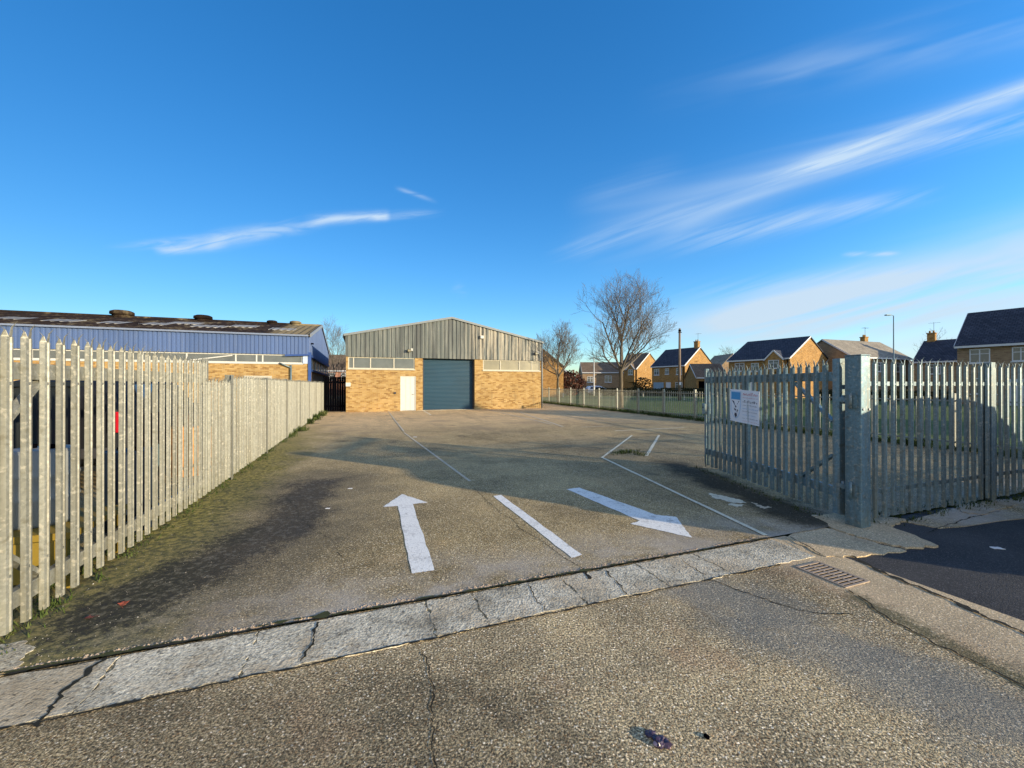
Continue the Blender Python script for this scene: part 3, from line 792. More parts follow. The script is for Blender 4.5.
# roller door
m=MB();n=int(ZC/.085)
pts=[]
for k in range(n):
    z=.02+k*(ZC-.03)/n;h=(ZC-.03)/n
    pts+=[(z,.325),(z+h*.2,.312),(z+h*.8,.312)]
pts.append((ZC-.01,.325))
vs=[(rx0-.02,y,z) for z,y in pts]+[(rx1+.02,y,z) for z,y in pts];k=len(pts)
m.add(vs,[(i,i+k,i+k+1,i+1) for i in range(k-1)]);m.box(rx0-.02,rx1+.02,.30,.35,.0,.07)
rd=m.build('roller_door',ROLLER,wh)
m=MB();m.box(rx0+.3,rx1-.3,.27,.299,.012,.05);m.build('bottom_rail',DARKM,rd)
for q in (rx0,rx1-.09):
    m=MB();m.box(q+.001,q+.09-.001,.22,.295,.0,ZC-.02);m.build('guide_rail',DARKM,wh)
m=MB();m.box(rx0-.35,rx1+.02,-.08,.10,-.05,.028);m.build('threshold',SLAB,wh)
m=MB();m.box(rx0-.1,rx1+.1,.345,.6,ZC-.06,ZC+.3);m.build('door_housing',DARKM,wh)
# side door
m=MB();m.box(dx0+.05,dx1-.05,.05,.09,.03,DH-.05);sd=m.build('side_door',WHITEP,wh)
m=MB();m.box(dx0+.001,dx0+.05,.02,.12,-.02,DH-.002);m.box(dx1-.05,dx1-.001,.02,.12,-.02,DH-.002);m.box(dx0+.05,dx1-.05,.02,.12,DH-.05,DH-.002);m.build('door_frame',WHITEP,sd)
m=MB();m.cyl((dx1-.13,.05,1.02),(dx1-.13,.0,1.02),.012,8);m.bar((dx1-.13,.0,1.02),(dx1-.24,.0,1.02),.02,.02);m.build('handle',DARKM,sd)
m=MB()
for k in (.33,.66): 
    q=dx0+.05+(dx1-dx0-.1)*k;m.box(q-.006,q+.006,.042,.052,.05,DH-.08)
m.build('plank_groove',CREAMP,sd)
def flood(root,x,z,y=-.06):
    m=MB();m.box(x-.17,x+.05,y-.22,y-.10,z-.10,z+.06,M=None);o=m.build('floodlight',BLACK,root,bevel=.012)
    m=MB();m.bar((x,y,z+.02),(x,y-.12,z+.02),.05,.05);m.box(x+.05,x+.17,y-.05,y,z-.02,z+.13);m.build('bracket',WHITEP,o)
    m=MB();m.box(x-.15,x+.03,y-.226,y-.221,z-.085,z+.045);m.build('lens',GLASSW,o)
m=MB();m.cyl((Wd+.06,-.02,0),(Wd+.06,-.02,ZE-.1),.05,8);m.build('downpipe',VERGE,wh)
flood(wh,wu(409.8),3.72);flood(wh,wu(536),3.77)
m=MB();m.box(wu(481.2)-.11,wu(481.2)+.11,-.22,-.07,4.62,4.82);m.build('alarm_box',WHITEP,wh,bevel=.02)
m=MB();m.box(wu(395)-.06,wu(395)+.06,-.05,0-.002,1.05,1.17);m.build('letter_plate',DARKM,wh)
m=MB();m.box(wu(348.2)-.13,wu(348.2)+.13,-.025,-.002,1.52,1.74);m.build('wall_plate',WHITEP,wh)
rk=MB();pebble(rk,(0,0,.1),.22,random.Random(4));o=rk.build('stone_block',LIPM,loc=tuple(G(474.5,407.6)+Vector((0,-.1,-.02))));tag(o,'pale rubble block lying beside the roller door','stone')
# rear chimney-like flue seen over the right verge
# ================================================================== BLUE WAREHOUSE
B=Vector((-11.91,24.0,0));BL=42.;BD=15.;BE=4.5;BR=6.02;BC=3.36;BW=2.84
bw=empty('blue_warehouse',tuple(B),ROT,'long blue clad warehouse with mossy corrugated roof behind the left fence','building')
def corr_yz(m_,): pass
m=corr_panel(-BL,0.03,BC,lambda x:BE,-.04,.2,.03);m.build('wall_cladding',BLUECLAD,bw)
m=MB();m.box(-BL,-.001,0,.25,-.1,BW);m.build('brick_wall',BUFF,bw)
m=MB();m.box(-BL,-.002,.3,BD-.3,-.1,.02);m.box(-BL,-BL+.25,.26,BD-.26,0,BE);m.box(-BL,-.26,BD-.25,BD,0,BE);m.box(-BL,-.27,.27,.32,BW,BE-.02);m.build('inner_wall',DARKM,bw)
mm=[i/14. for i in range(1,14)]
window_band(bw,-30.,-.30,BW,BC,[(-x+30.)/29.7 for x in (27.6,25.4,23.,21.,18.8,16.7,14.4,12.1,9.9,7.8,7.3,5.9,3.65,2.65,2.35)][:],glass=GLASSD,fm=WHITEP,fw=.07)
m=MB();m.bar((-5.7,-.0,BW+.1),(-3.8,-.0,BC-.12),.03,.06);m.build('open_stay',WHITEP,bw)
m=MB();m.box(-.295,-.002,-.03,.2,BW+.001,BC-.001);m.build('corner_panel',plain('pale_blue_panel',(.40,.48,.60)),bw)
def bxl(px):
    r=(px-512)/F;return (r*B.y-B.x)/(EX[0]-r*EX[1])
m=MB();m.box(bxl(244),bxl(272),-.03,.02,.0,2.12);o=m.build('wide_door',CREAMP,bw)
# gable end wall facing our yard (+x side)
M_=Matrix.Rotation(math.pi/2,4,'Z')
def gz(y): return BE+(BR-BE)*(1-abs(y-BD/2)/(BD/2))
m=corr_panel(0,BD,BC,lambda y:gz(y)-.02,-.03,.2,.03)
m.v=[tuple(M_@Vector(v)) for v in m.v];m.build('gable_cladding',BLUECLAD,bw)
m=MB();m.box(-.25,-.003,.26,BD,-.1,2.5);m.build('brick_wall',DULL,bw)
f=MB();f.box(-.12,-.02,.27,BD,2.5,2.56);f.box(-.12,-.02,.27,BD,BC-.08,BC-.001)
for k in range(8): f.box(-.118,-.018,.3+k*2.08,.38+k*2.08,2.56,BC-.08)
w=f.build('window',WHITEP,bw);f=MB();f.box(-.08,-.07,.28,BD-.01,2.56,BC-.08);f.build('pane',GLASSD,w)
m=MB();m.bar((.06,.1,BC-.02),(.06,BD,BC-.02),.10,.16);m.bar((.05,.1,2.48),(.05,BD,2.48),.08,.12);m.bar((.06,.02,0),(.06,.02,BC+.15),.16,.16);m.bar((.05,-.1,BC+.0),(-1.2,-.1,BC-.06),.1,.1)
m.build('blue_trim',BLUEP,bw)
m=MB();m.box(.0,.20,.6,.8,4.05,4.12);m.build('gable_lamp',BLACK,bw)
m=MB();m.cyl((-.9,-.1,0),(-.9,-.1,2.75),.045,8);m.cyl((-.9,-.1,2.6),(-1.5,-.1,2.86),.04,8);m.build('downpipe',GALVSHADE,bw)
# corrugated roof, two slopes; corrugations run down the slope
def roof_slope(y0,z0,y1,z1,x0,x1,pitch=.38,amp=.035,name='roof',mat=MOSSROOF):
    m=MB();n=int((x1-x0)/pitch*4);vs=[]
    for i in range(n+1):
        x=x0+(x1-x0)*i/n;o_=amp*math.sin(i*math.pi/2)
        vs+=[(x,y0,z0+o_),(x,y1,z1+o_),(x,y0,z0+o_-.03),(x,y1,z1+o_-.03)]
    fs=[]
    for i in range(n):
        a=4*i;fs+=[(a,a+4,a+5,a+1),(a+2,a+3,a+7,a+6),(a,a+2,a+6,a+4),(a+1,a+5,a+7,a+3)]
    fs+=[(0,1,3,2),(4*n,4*n+2,4*n+3,4*n+1)]
    m.add(vs,fs);return m.build(name,mat,bw)
roof_slope(-.18,BE+.0,BD/2,BR+.05,-BL,.1)
roof_slope(BD+.18,BE+.0,BD/2,BR+.05,-BL,.1)
m=MB();m.cyl((-BL,BD/2,BR+.07),(.1,BD/2,BR+.07),.09,8);m.build('ridge_cap',MOSSROOF,bw)
m=MB();m.bar((-BL,-.14,BE-.03),(.0,-.14,BE-.03),.1,.09);m.build('gutter',BLUEP if False else plain('pale_gutter',(.17,.21,.29)),bw)
m=MB()
for sgn in (-.2,BD+.2): m.bar((.12,sgn,BE-.01),(.12,BD/2,BR+.06),.04,.2)
m.build('verge_trim',plain('pale_verge',(.22,.24,.26)),bw)
SKY=plain('skylight_sheet',(.30,.29,.26),.6,0,.35,3.)
def on_roof(px,frac):        # a place on the near slope: picture column and height up the slope
    y=frac*BD/2;P0=B+Vector((NX[0]*y,NX[1]*y,0));r=(px-512)/F
    # P0 + x*EX, X = r*Y
    x=(r*P0.y-P0.x)/(EX[0]-r*EX[1]);return x,y,BE+(BR-BE+.05)*(frac)
for px,fr,w_ in ((14,.40,.62),(64,.38,.62),(114,.38,.6),(157,.42,.6),(186,.60,.8),(210,.40,.8),(245,.55,.7),(283,.42,.7)):
    x,y,z=on_roof(px,fr);m=MB();dz=(BR-BE+.05)/(BD/2)*.7
    m.add([(x-w_,y-.7,z-dz+.045),(x+w_,y-.7,z-dz+.045),(x+w_,y+.7,z+dz+.045),(x-w_,y+.7,z+dz+.045),
           (x-w_,y-.7,z-dz-.02),(x+w_,y-.7,z-dz-.02),(x+w_,y+.7,z+dz-.02),(x-w_,y+.7,z+dz-.02)],
          [(0,1,2,3),(4,5,6,7),(0,1,5,4),(1,2,6,5),(2,3,7,6),(3,0,4,7)]);m.build('skylight',SKY,bw)
for px,k in ((122,1.25),(203,1.1),(272,.7),(295.5,.8)):
    x,y,z=on_roof(px,1.);m=MB();s_=k*.5
    m.cyl((x,y,z-.1),(x,y,z+.10*k),s_*.75,14)
    m.tube([(x,y,z+.08*k),(x,y,z+.13*k),(x,y,z+.27*k),(x,y,z+.33*k)],[s_*.8,s_,s_*.97,s_*.7],16)
    m.build('roof_vent',MOSSROOF,bw)

# ---- black gate in the gap
bg=empty('yard_side_gate',tuple(UV(-2.02,26.3,0)),ROT,'tall black boarded gate closing the gap between warehouses','gate')
m=MB()
for k in range(9): m.box(.02+k*.13,.02+k*.13+.122,0,.03,.06,2.08)
m.build('board_panel',BLACK,bg)
m=MB();m.box(.0,1.18,.031,.07,.3,.4);m.box(0,1.18,.031,.07,1.7,1.8);m.build('rail',BLACK,bg)
m=MB();m.box(-.06,.01,-.03,.06,-.1,2.15);m.build('post',BLACK,bg)

# ================================================================== HOUSES
DOORB=plain('pale_blue_door',(.25,.36,.45),.5)
def house(label,loc,th,w,d,ez,rz_,wall=DULL,roof=SLATE,wins=(),gwall=None,chim=None,dormers=(),name='brick_house',doors=(),over=.25,fascia=UPVC):
    h=empty(name,(loc[0],loc[1],-.03),math.radians(th),label,'house')
    m=MB();hd=d/2
    vs=[(0,0,0),(w,0,0),(w,d,0),(0,d,0),(0,0,ez),(w,0,ez),(w,d,ez),(0,d,ez),(0,hd,rz_-.1),(w,hd,rz_-.1)]
    m.add(vs,[(0,1,5,4),(2,3,7,6),(1,2,6,9,5),(3,0,4,8,7),(4,5,9,8),(6,7,8,9),(0,3,2,1)])
    m.build('wall',wall,h)
    sl=(rz_-ez)/hd
    m=MB()
    for s_ in (0,1):
        y0=-over if s_==0 else d+over;z0=ez-over*sl
        v=[(-.12,y0,z0),(w+.12,y0,z0),(w+.12,hd,rz_),(-.12,hd,rz_)]
        v2=[(a,b,c+.14) for a,b,c in v];m.add(v+v2,[(0,1,2,3),(4,5,6,7),(0,1,5,4),(1,2,6,5),(3,2,6,7),(3,0,4,7)])
    rf_=m.build('roof',roof,h)
    m=MB();m.bar((-.1,-over-.04,ez-over*sl+.02),(w+.1,-over-.04,ez-over*sl+.02),.1,.17)
    for x in (-.14,w+.14):
        m.bar((x,-over,ez-over*sl+.05),(x,hd,rz_+.05),.03,.18)
    m.build('fascia',fascia,h)
    if chim:
        x,y,ch=chim;m=MB();z0=rz_-.6;m.box(x-.38,x+.38,y-.3,y+.3,z0,rz_+ch);m.box(x-.44,x+.44,y-.36,y+.36,rz_+ch+.002,rz_+ch+.12)
        for q in (-.18,.18): m.cyl((x+q,y,rz_+ch+.12),(x+q,y,rz_+ch+.42),.11,8,.09)
        m.build('chimney',wall if wall is not DULL else BUFF2,rf_)
    def win(x,z,ww,wh_,y=0,bars=1):
        f=MB();t=.07
        f.box(x,x+ww,y-.04,y-.003,z,z+t);f.box(x,x+ww,y-.04,y-.003,z+wh_-t,z+wh_)
        for k in range(bars+2):
            q=x+(ww-t)*k/(bars+1);f.box(q,q+t,y-.042,y-.003,z+t,z+wh_-t)
        if wh_>.9:f.box(x+t,x+ww-t,y-.038,y-.005,z+wh_*.62,z+wh_*.62+.05)
        o=f.build('window',UPVC,h);g_=MB();g_.box(x+.02,x+ww-.02,y-.02,y-.002,z+.02,z+wh_-.02);g_.build('pane',GLASSD,o)
        s_=MB();s_.box(x-.06,x+ww+.06,y-.10,y-.002,z-.09,z-.003);s_.build('sill',UPVC,o)
    for q in wins: win(*q)
    m=MB();m.cyl((w-.25,-.07,.1),(w-.25,-.07,ez-.25),.045,6);m.cyl((w-.25,-.07,ez-.25),(w-.25,-over-.02,ez-over*sl),.045,6);m.build('downpipe',BLACK if wall is BUFF2 else UPVC,h)
    if chim:
        cx_,cy_,ch=chim;m=MB();m.cyl((cx_+.2,cy_,rz_+ch),(cx_+.2,cy_,rz_+ch+1.5),.02,5);m.bar((cx_-.3,cy_,rz_+ch+1.4),(cx_+.8,cy_,rz_+ch+1.4),.02,.02)
        for q in range(6): m.bar((cx_-.25+q*.2,cy_-.25,rz_+ch+1.4),(cx_-.25+q*.2,cy_+.25,rz_+ch+1.4),.012,.012)
        m.build('aerial',DARKM,rf_)
    for x,ww,hh,mt in doors:
        m=MB();m.box(x,x+ww,-.06,-.003,0,hh);m.build('door',mt,h)
    for x,ww,zz in dormers:
        # gabled bay rising through the eaves
        m=MB();z1=ez-.15;zp=z1+ww*.5
        m.add([(x,-.45,z1-zz),(x+ww,-.45,z1-zz),(x+ww,-.45,z1),(x+ww/2,-.45,zp),(x,-.45,z1),(x,1.6,z1-zz),(x+ww,1.6,z1-zz),(x+ww,1.6,z1),(x+ww/2,1.6,zp),(x,1.6,z1)],
              [(0,1,2,3,4),(5,9,8,7,6),(0,5,6,1),(1,6,7,2),(0,4,9,5),(2,7,8,3),(4,3,8,9)])
        dm=m.build('dormer',wall,h)
        m=MB()
        for sg_ in (-1,1):
            m.bar((x+ww/2+sg_*(ww/2+.15),-.52,z1-.12),(x+ww/2,-.52,zp+.05),.05,.16)
        m.build('verge_board',UPVC,dm)
        m=MB()
        for sg_ in (-1,1):
            a=x+ww/2+sg_*(ww/2+.2);m.add([(a,-.5,z1-.17),(x+ww/2,-.5,zp+.03),(x+ww/2,2.2,zp+.03),(a,2.2,z1-.17),(a,-.5,z1-.08),(x+ww/2,-.5,zp+.13),(x+ww/2,2.2,zp+.13),(a,2.2,z1-.08)],[(0,1,2,3),(4,5,6,7),(0,1,5,4),(1,2,6,5),(2,3,7,6),(3,0,4,7)])
        m.build('dormer_roof',roof,dm)
        win(x+ww*.2,z1-1.15,ww*.6,1.05,y=-.455)
    return h
def fl(cx,cy,th,w):        # front-left corner when the front-right corner is known
    t=math.radians(th);return (cx-math.cos(t)*w,cy-math.sin(t)*w)
# C : behind the telegraph pole
wC=6.9;house('brown brick house with slate roof, chimney and orange sunlit gable behind the telegraph pole',fl(28.7,68,-60,wC),-60,wC,7.6,5.0,8.0,wall=BUFF2,roof=SLATE,
   chim=(wC-.5,3.8,1.0),wins=((.5,3.4,1.1,1.1),(2.9,3.5,.8,1.),(5.2,3.4,1.1,1.1),(5.0,.9,1.4,1.2)),doors=((.4,2.2,2.1,DOORB),(3.1,1.0,2.1,UPVC)),dormers=((2.4,2.0,0.2),) if False else ())
# D : with the dormer, behind the right gate leaf
wD=7.8;house('slate roofed house with white gabled dormer and orange gable, behind the open right gate leaf',fl(33.9,50,-60,wD),-60,wD,9.6,5.0,7.75,wall=BUFF2,roof=SLATE,
   wins=((.9,3.5,1.3,1.1),(3.1,3.4,1.,1.1),(.8,1.,1.5,1.2)),dormers=((5.1,2.1,1.6),),doors=((2.6,1.0,2.1,UPVC),))
# E
house('brown house with sunlit grey-brown roof, its dark gable next to the orange gable',(43.1,52),20,12.,7.,5.28,7.7,wall=DULL,roof=GREYTILE,chim=(9.2,3.8,.7),wins=((1.,3.4,1.4,1.2),(5.,3.4,1.4,1.2),(9,3.4,1.4,1.2)),fascia=UPVC)
# H big right
house('large near brick house with blue slate roof at the right edge of the view',(37.9,34.9),-60,10.,7.2,5.0,7.95,wall=DULL,roof=SLATE,
   wins=((.72,3.45,1.15,1.15),(3.0,3.5,.9,1.1),(5.4,3.45,1.2,1.15),(.8,.9,1.4,1.3)),doors=((2.7,1.0,2.1,UPVC),))
# G behind H, with chimney
house('small dark roofed house with chimney, left of the large slate roofed house',(51.,52.),-60,9,8.,4.6,7.3,wall=DULL,roof=SLATE,chim=(.6,4.,1.0),wins=((1.2,3.,1.2,1.2),(5,3.,1.2,1.2)))
house('distant brown roofed house seen left of the tall street lamp',(72,82),-8,9,8.,4.8,7.0,wall=DULL,roof=BROWNTILE,wins=((1.2,3.,1.2,1.2),(5,3.,1.2,1.2)))
# J grey gable left of D
house('grey gabled house half hidden behind the slate roofed dormer house',(44.6,90.5),0,5.2,9,5.5,8.3,wall=DULL,roof=GREYTILE) if False else None
hj=house('grey brown gabled house between the chimney house and the dormer house',(50.,88.),90,8.,5.2,5.6,8.3,wall=DULL,roof=GREYTILE)
# low house right of C
house('low buff house with brown tiled roof beside the chimney house',(27.0,60.),-8,4.2,6.,2.8,4.75,wall=BUFF2,roof=BROWNTILE,doors=((.3,1.6,2.2,BLACK),))
# B
wB=5.5;house('brown brick house with small white gabled porch, right of the big bare tree',fl(25.0,82,-60,wB),-60,wB,7.,5.0,8.1,wall=BUFF2,roof=BROWNTILE,wins=((.6,3.4,1.1,1.1),),dormers=((3.2,2.0,2.6),))
# A
house('long brown tiled house behind the garage, left of the big bare tree',(14.8,86),-4,9.,8.,4.3,6.5,wall=DULL,roof=BROWNTILE,wins=((4.6,2.2,1.4,1.4),(1.,2.2,1.2,1.2)))
ga=house('low garage with grey gable and dark roof left of the big bare tree',(11.4,72.),90-12,7.0,4.4,2.6,4.3,wall=DULL,roof=SLATE,name='garage')
# orange gable behind our warehouse
house('sunlit buff brick house gable behind the right end of the warehouse',(-.2,55.),20.2,0.01+9.,7.,4.5,7.2,wall=BUFF,roof=BROWNTILE) if False else None
ho=house('sunlit buff brick gable end behind the right end of the warehouse',(6.9,55.0),90,10.,7.0,4.1,7.0,wall=BUFF2,roof=BROWNTILE,fascia=BROWNTILE,over=.1)
# red roofed house seen through the gap
house('brown roofed bungalow seen through the gap between warehouses',(-33.,62.),4,14.,8.,3.9,6.4,wall=PINK,roof=BROWNTILE,wins=((4.5,2.4,1.6,1.1),(7.0,2.4,1.2,1.1),(9.3,2.4,1.4,1.1),(2.,2.4,1.4,1.1)))
# unseen house added off to the right to shade the railing and field
house('buff brick house beside the field, outside the view to the right',(32.2,3.6),-28.8,8.,7.,5.,8.1,wall=BUFF2,roof=SLATE,wins=((1.,3.4,1.2,1.1),(5.,3.4,1.2,1.1),(1.,.9,1.4,1.2)),doors=((3.6,1.,2.1,UPVC),))
# ================================================================== HEDGES, BUSHES, TREES
LEAFD=Mat('hedge_leaves',.9,0,.15);p_,x_,y_,z_=LEAFD.pos();LEAFD.col(LEAFD.ramp(LEAFD.noise(p_,1.6,4.,.7),[(.35,(.015,.02,.01)),(.5,(.035,.04,.018)),(.65,(.075,.07,.035))]))
LEAFR=Mat('brown_beech_leaves',.9,0,.15);p_,x_,y_,z_=LEAFR.pos();LEAFR.col(LEAFR.ramp(LEAFR.noise(p_,2.6,4.,.7),[(.35,(.03,.014,.012)),(.5,(.09,.038,.026)),(.65,(.16,.08,.05))]))
LEAFG=Mat('climber_leaves',.9,0,.15);p_,x_,y_,z_=LEAFG.pos();LEAFG.col(LEAFG.ramp(LEAFG.noise(p_,2.6,4.,.7),[(.35,(.02,.03,.012)),(.5,(.05,.06,.02)),(.65,(.11,.09,.04))]))
def leafmass(m,c,rad,n,s,rt):
    for k in range(n):
        while 1:
            q=Vector((rt.uniform(-1,1),rt.uniform(-1,1),rt.uniform(-1,1)))
            if q.length<=1 and rt.random()<.25+.75*q.length:break
        if noise.noise(q*2.3+Vector(c)*.37)<-.28: continue
        p=Vector((c[0]+q.x*rad[0],c[1]+q.y*rad[1],c[2]+q.z*rad[2]))
        a=Vector((rt.gauss(0,1),rt.gauss(0,1),rt.gauss(0,1))).normalized();b=a.orthogonal().normalized();d=a.cross(b)
        t=s*rt.uniform(.6,1.4);m.add([p+b*t,p+d*t*.6,p-b*t,p-d*t*.6],[(0,1,2,3)])
def bush(name,label,loc,rad,n,s,mat,cat='bush',stem=True):
    rt=random.Random(int(loc[0]*13+loc[1]*7));b=empty(name,(loc[0],loc[1],0),0,label,cat)
    m=MB();leafmass(m,(0,0,rad[2]*.95),rad,n,s,rt);m.build('foliage',mat,b)
    m=MB()
    for k in range(7):
        a=rt.uniform(0,6.28);m.tube([(0,0,-.05),(math.cos(a)*rad[0]*.3,math.sin(a)*rad[1]*.3,rad[2]*.6),(math.cos(a)*rad[0]*.7,math.sin(a)*rad[1]*.7,rad[2]*1.5)],[.05,.03,.01],5)
    m.build('stem',BARK,b);return b
bush('beech_hedge','reddish brown bushes between the orange gable and the garage',(9.0,62.),(1.7,1.2,2.0),1500,.16,LEAFR,'bush')
bush('beech_hedge','dark reddish bush standing behind the garage gable',(12.0,75.),(1.6,1.2,1.9),1200,.16,LEAFR,'bush')
bush('dark_shrub','dark shrub under the brown brick house right of the big tree',(24.2,76.),(1.9,1.2,1.6),1100,.15,LEAFD,'shrub')
def hedge(label,a,b,h,w,n,mat=LEAFD,s=.11):
    rt=random.Random(int(a[0]*11));d=Vector((b[0]-a[0],b[1]-a[1],0));L=d.length
    t=empty('hedge',(a[0],a[1],0),math.atan2(d.y,d.x),label,'hedge');m=MB()
    for k in range(n):
        x=rt.uniform(0,L);hh=h*(1+.12*noise.noise(Vector((x*.6,3,0))));p=Vector((x,rt.uniform(-w/2,w/2),hh*rt.random()**.6))
        q=Vector((rt.gauss(0,1),rt.gauss(0,1),rt.gauss(0,1))).normalized();u_=q.orthogonal().normalized();v_=q.cross(u_);tt=s*rt.uniform(.6,1.4)
        m.add([p+u_*tt,p+v_*tt*.6,p-u_*tt,p-v_*tt*.6],[(0,1,2,3)])
    m.build('foliage',mat,t)
    m=MB();m.box(0,L,-w*.3,w*.3,0,h*.82);m.build('branch_core',mat,t)
    return t
hedge('dark clipped hedge along the far side of the field',(13.,64.),(33.,55.),1.15,.8,5200)
hedge('dark hedge in front of the dormer house and its neighbours',(33.,44.),(60.,34.),1.1,.8,3600)

def tree(name,label,loc,H,spread,trunk_h,r0,seed,levels=5,lean=(0,0),n1=8,up=.35,twig=1.,mat=BARK,group=None,twm=None,wmin=.006):
    rt=random.Random(seed);t=empty(name,(loc[0],loc[1],0),0,label,'tree',group)
    m=MB();pts=[];rads=[]
    for k in range(6):
        f_=k/5;pts.append((lean[0]*f_+rt.gauss(0,.02),lean[1]*f_+rt.gauss(0,.02),-.1+(trunk_h+.1)*f_));rads.append(r0*(1.25 if k==0 else 1-.25*f_))
    m.tube(pts,rads,10);m.build('trunk',mat,t)
    c=MB();top=Vector(pts[-1])
    cen=Vector((lean[0],lean[1],trunk_h+(H-trunk_h)*.45))
    def grow(p,d,L,r,lv):
        n=4 if lv<3 else 3;q=[p];rr=[r];cur=p.copy();dir=d.copy()
        for i in range(n):
            dir=(dir+Vector((rt.gauss(0,.10),rt.gauss(0,.10),up*(.30 if lv else .22)+rt.gauss(0,.06)))).normalized()
            cur=cur+dir*L/n;q.append(cur.copy());rr.append(max(wmin*.6,r*(1-.55*(i+1)/n)))
        c.tube(q,rr,7 if lv<2 else (4 if lv<3 else 3),cap=False,smooth=lv<3)
        if lv>=levels: return
        kids={0:6,1:5,2:4,3:4,4:3}.get(lv,3)
        for k in range(kids):
            f_=(.28+.72*(k+rt.uniform(.2,1))/kids);i=min(n-1,int(f_*n));a=q[i].lerp(q[i+1],f_*n-i if f_*n-i<1 else 1)
            dd_=(q[i+1]-q[i]).normalized();ang=rt.uniform(0,6.28);o=dd_.orthogonal().normalized();o=(o*math.cos(ang)+dd_.cross(o)*math.sin(ang))
            nd=(dd_*rt.uniform(.7,1.0)+o*rt.uniform(.55,.95)+Vector((0,0,up*.3))).normalized()
            l=L*rt.uniform(.48,.72)
            e=a+nd*l
            # keep within a rounded envelope
            ev=Vector(((e.x-cen.x)/spread,(e.y-cen.y)/spread,(e.z-cen.z)/((H-trunk_h)*.58)))
            if ev.length>1.0: l*=max(.3,1/ev.length**1.5)
            grow(a,nd,l,max(wmin,rr[i]*rt.uniform(.45,.62)),lv+1)
        # leader goes on
    for k in range(n1):
        a=6.283*k/n1+rt.uniform(-.3,.3);el=rt.uniform(.25,.75) if k%2 else rt.uniform(.7,1.3)
        d=Vector((math.cos(a)*math.cos(el),math.sin(a)*math.cos(el),math.sin(el)))
        st=top-Vector((0,0,rt.uniform(0,trunk_h*.22)))
        L=min((H-trunk_h)*.62,spread*.78/max(.25,math.cos(el)))
        grow(st,d,L,r0*rt.uniform(.34,.5),0)
    grow(top,Vector((.03,0,1)),(H-trunk_h)*.66,r0*.62,0)
    c.build('crown',twm or mat,t);return t
TWIG=plain('winter_twigs',(.135,.115,.09),.95,0,.3,2.)
tree('bare_tree','tall bare tree with rounded crown, standing in the field behind the railing',(7.55,28.4),8.85,3.35,3.0,.17,11,levels=4,n1=8,twm=TWIG)
tree('bare_tree','smaller bare tree against the orange gable, just right of the warehouse',(4.05,36.2),6.8,2.15,2.7,.13,23,levels=4,n1=7,twm=TWIG,wmin=.006)
tree('bare_tree','slender bare tree seen above the gap between the two warehouses',(-20.6,47.5),9.0,2.4,2.0,.11,37,levels=4,n1=7,twm=TWIG,wmin=.006)
tree('bare_tree','far bare tree just showing over the roofs left of the dormer house',(56.,106.),11.,3.6,3.,.16,41,levels=3,n1=7,twm=TWIG,wmin=.02)
tree('bare_tree','far bare tree showing above the dark roof beside the large slate house',(95.,92.),13.5,3.4,3.,.16,43,levels=3,n1=7,twm=TWIG,wmin=.02)

# ================================================================== POLES, LAMPS, BOLLARDS
POLEW=plain('weathered_pole_wood',(.20,.15,.11),.9,0,.4,3.)
tp=empty('telegraph_pole',(17.9,43.8,0),0,'tall brown wooden telegraph pole in the field before the chimney house','pole')
m=MB();m.tube([(0,0,-.1),(0,0,4),(.02,0,7.65)],[.15,.13,.10],10);m.build('shaft',POLEW,tp)
m=MB();m.cyl((.02,0,7.3),(.02,0,7.5),.14,10);m.bar((-.2,-.1,7.2),(.2,-.1,7.2),.06,.06);m.build('fittings',BLACK,tp)
m=MB();m.box(-.1,.1,-.17,-.135,1.6,1.9);m.build('plate',UPVC,tp)
def lamp(loc,H,label,arm=1.0,mat=GALVSHADE,r=.07,h2=0):
    t=empty('street_lamp',loc,0,label,'street lamp')
    m=MB();m.tube([(0,0,-.1),(0,0,1.2),(0,0,1.25),(0,0,H)],[r*1.4,r*1.4,r,r*.6],8);m.build('column',mat,t)
    m=MB();m.tube([(0,0,H-.02),(-arm*.5,0,H+.05),(-arm,0,H+.06)],[r*.5,r*.4,r*.4],6);m.build('arm',mat,t)
    m=MB();m.box(-arm-.55,-arm+.02,-.14,.14,H+.0,H+.12);m.build('lantern',GALVSHADE,t,bevel=.03);return t
lamp((41.8,44.9,0),9.2,'tall grey street lamp rising left of the large slate roofed house',.35)
lamp((12.3,61.5,0),5.6,'short pale street lamp left of the big bare tree',.05,mat=WHITEP,r=.1)
bt=None
for i,(px,py) in enumerate(((601,394),(643,393.5),(669.5,396),(684,396.5),(707,400),(563,394))):
    p=G(px,py+3)
    if bt is None:
        bt=empty('bollard',(p.x,p.y,-.03),0,'short white bollard on the grass, leftmost of the row','bollard','white bollards along the far field edge')
        m=MB();m.box(-.05,.05,-.05,.05,0,.55);m.build('post',WHITEP,bt,bevel=.02)
        m=MB();m.box(-.053,.053,-.053,.053,.42,.47);m.build('reflector_band',BLACK,bt);b_=bt
    else:
        b_=copy_tree(bt);b_.location=(p.x,p.y,-.03)
    b_['label']=['white bollard on the grass just left of the big bare tree trunk','white bollard on the grass right of the big bare tree','white bollard on the grass just left of the telegraph pole','white bollard on the grass just right of the telegraph pole','white bollard behind the open end of the right gate leaf','white bollard by the foot of the smaller bare tree'][i]

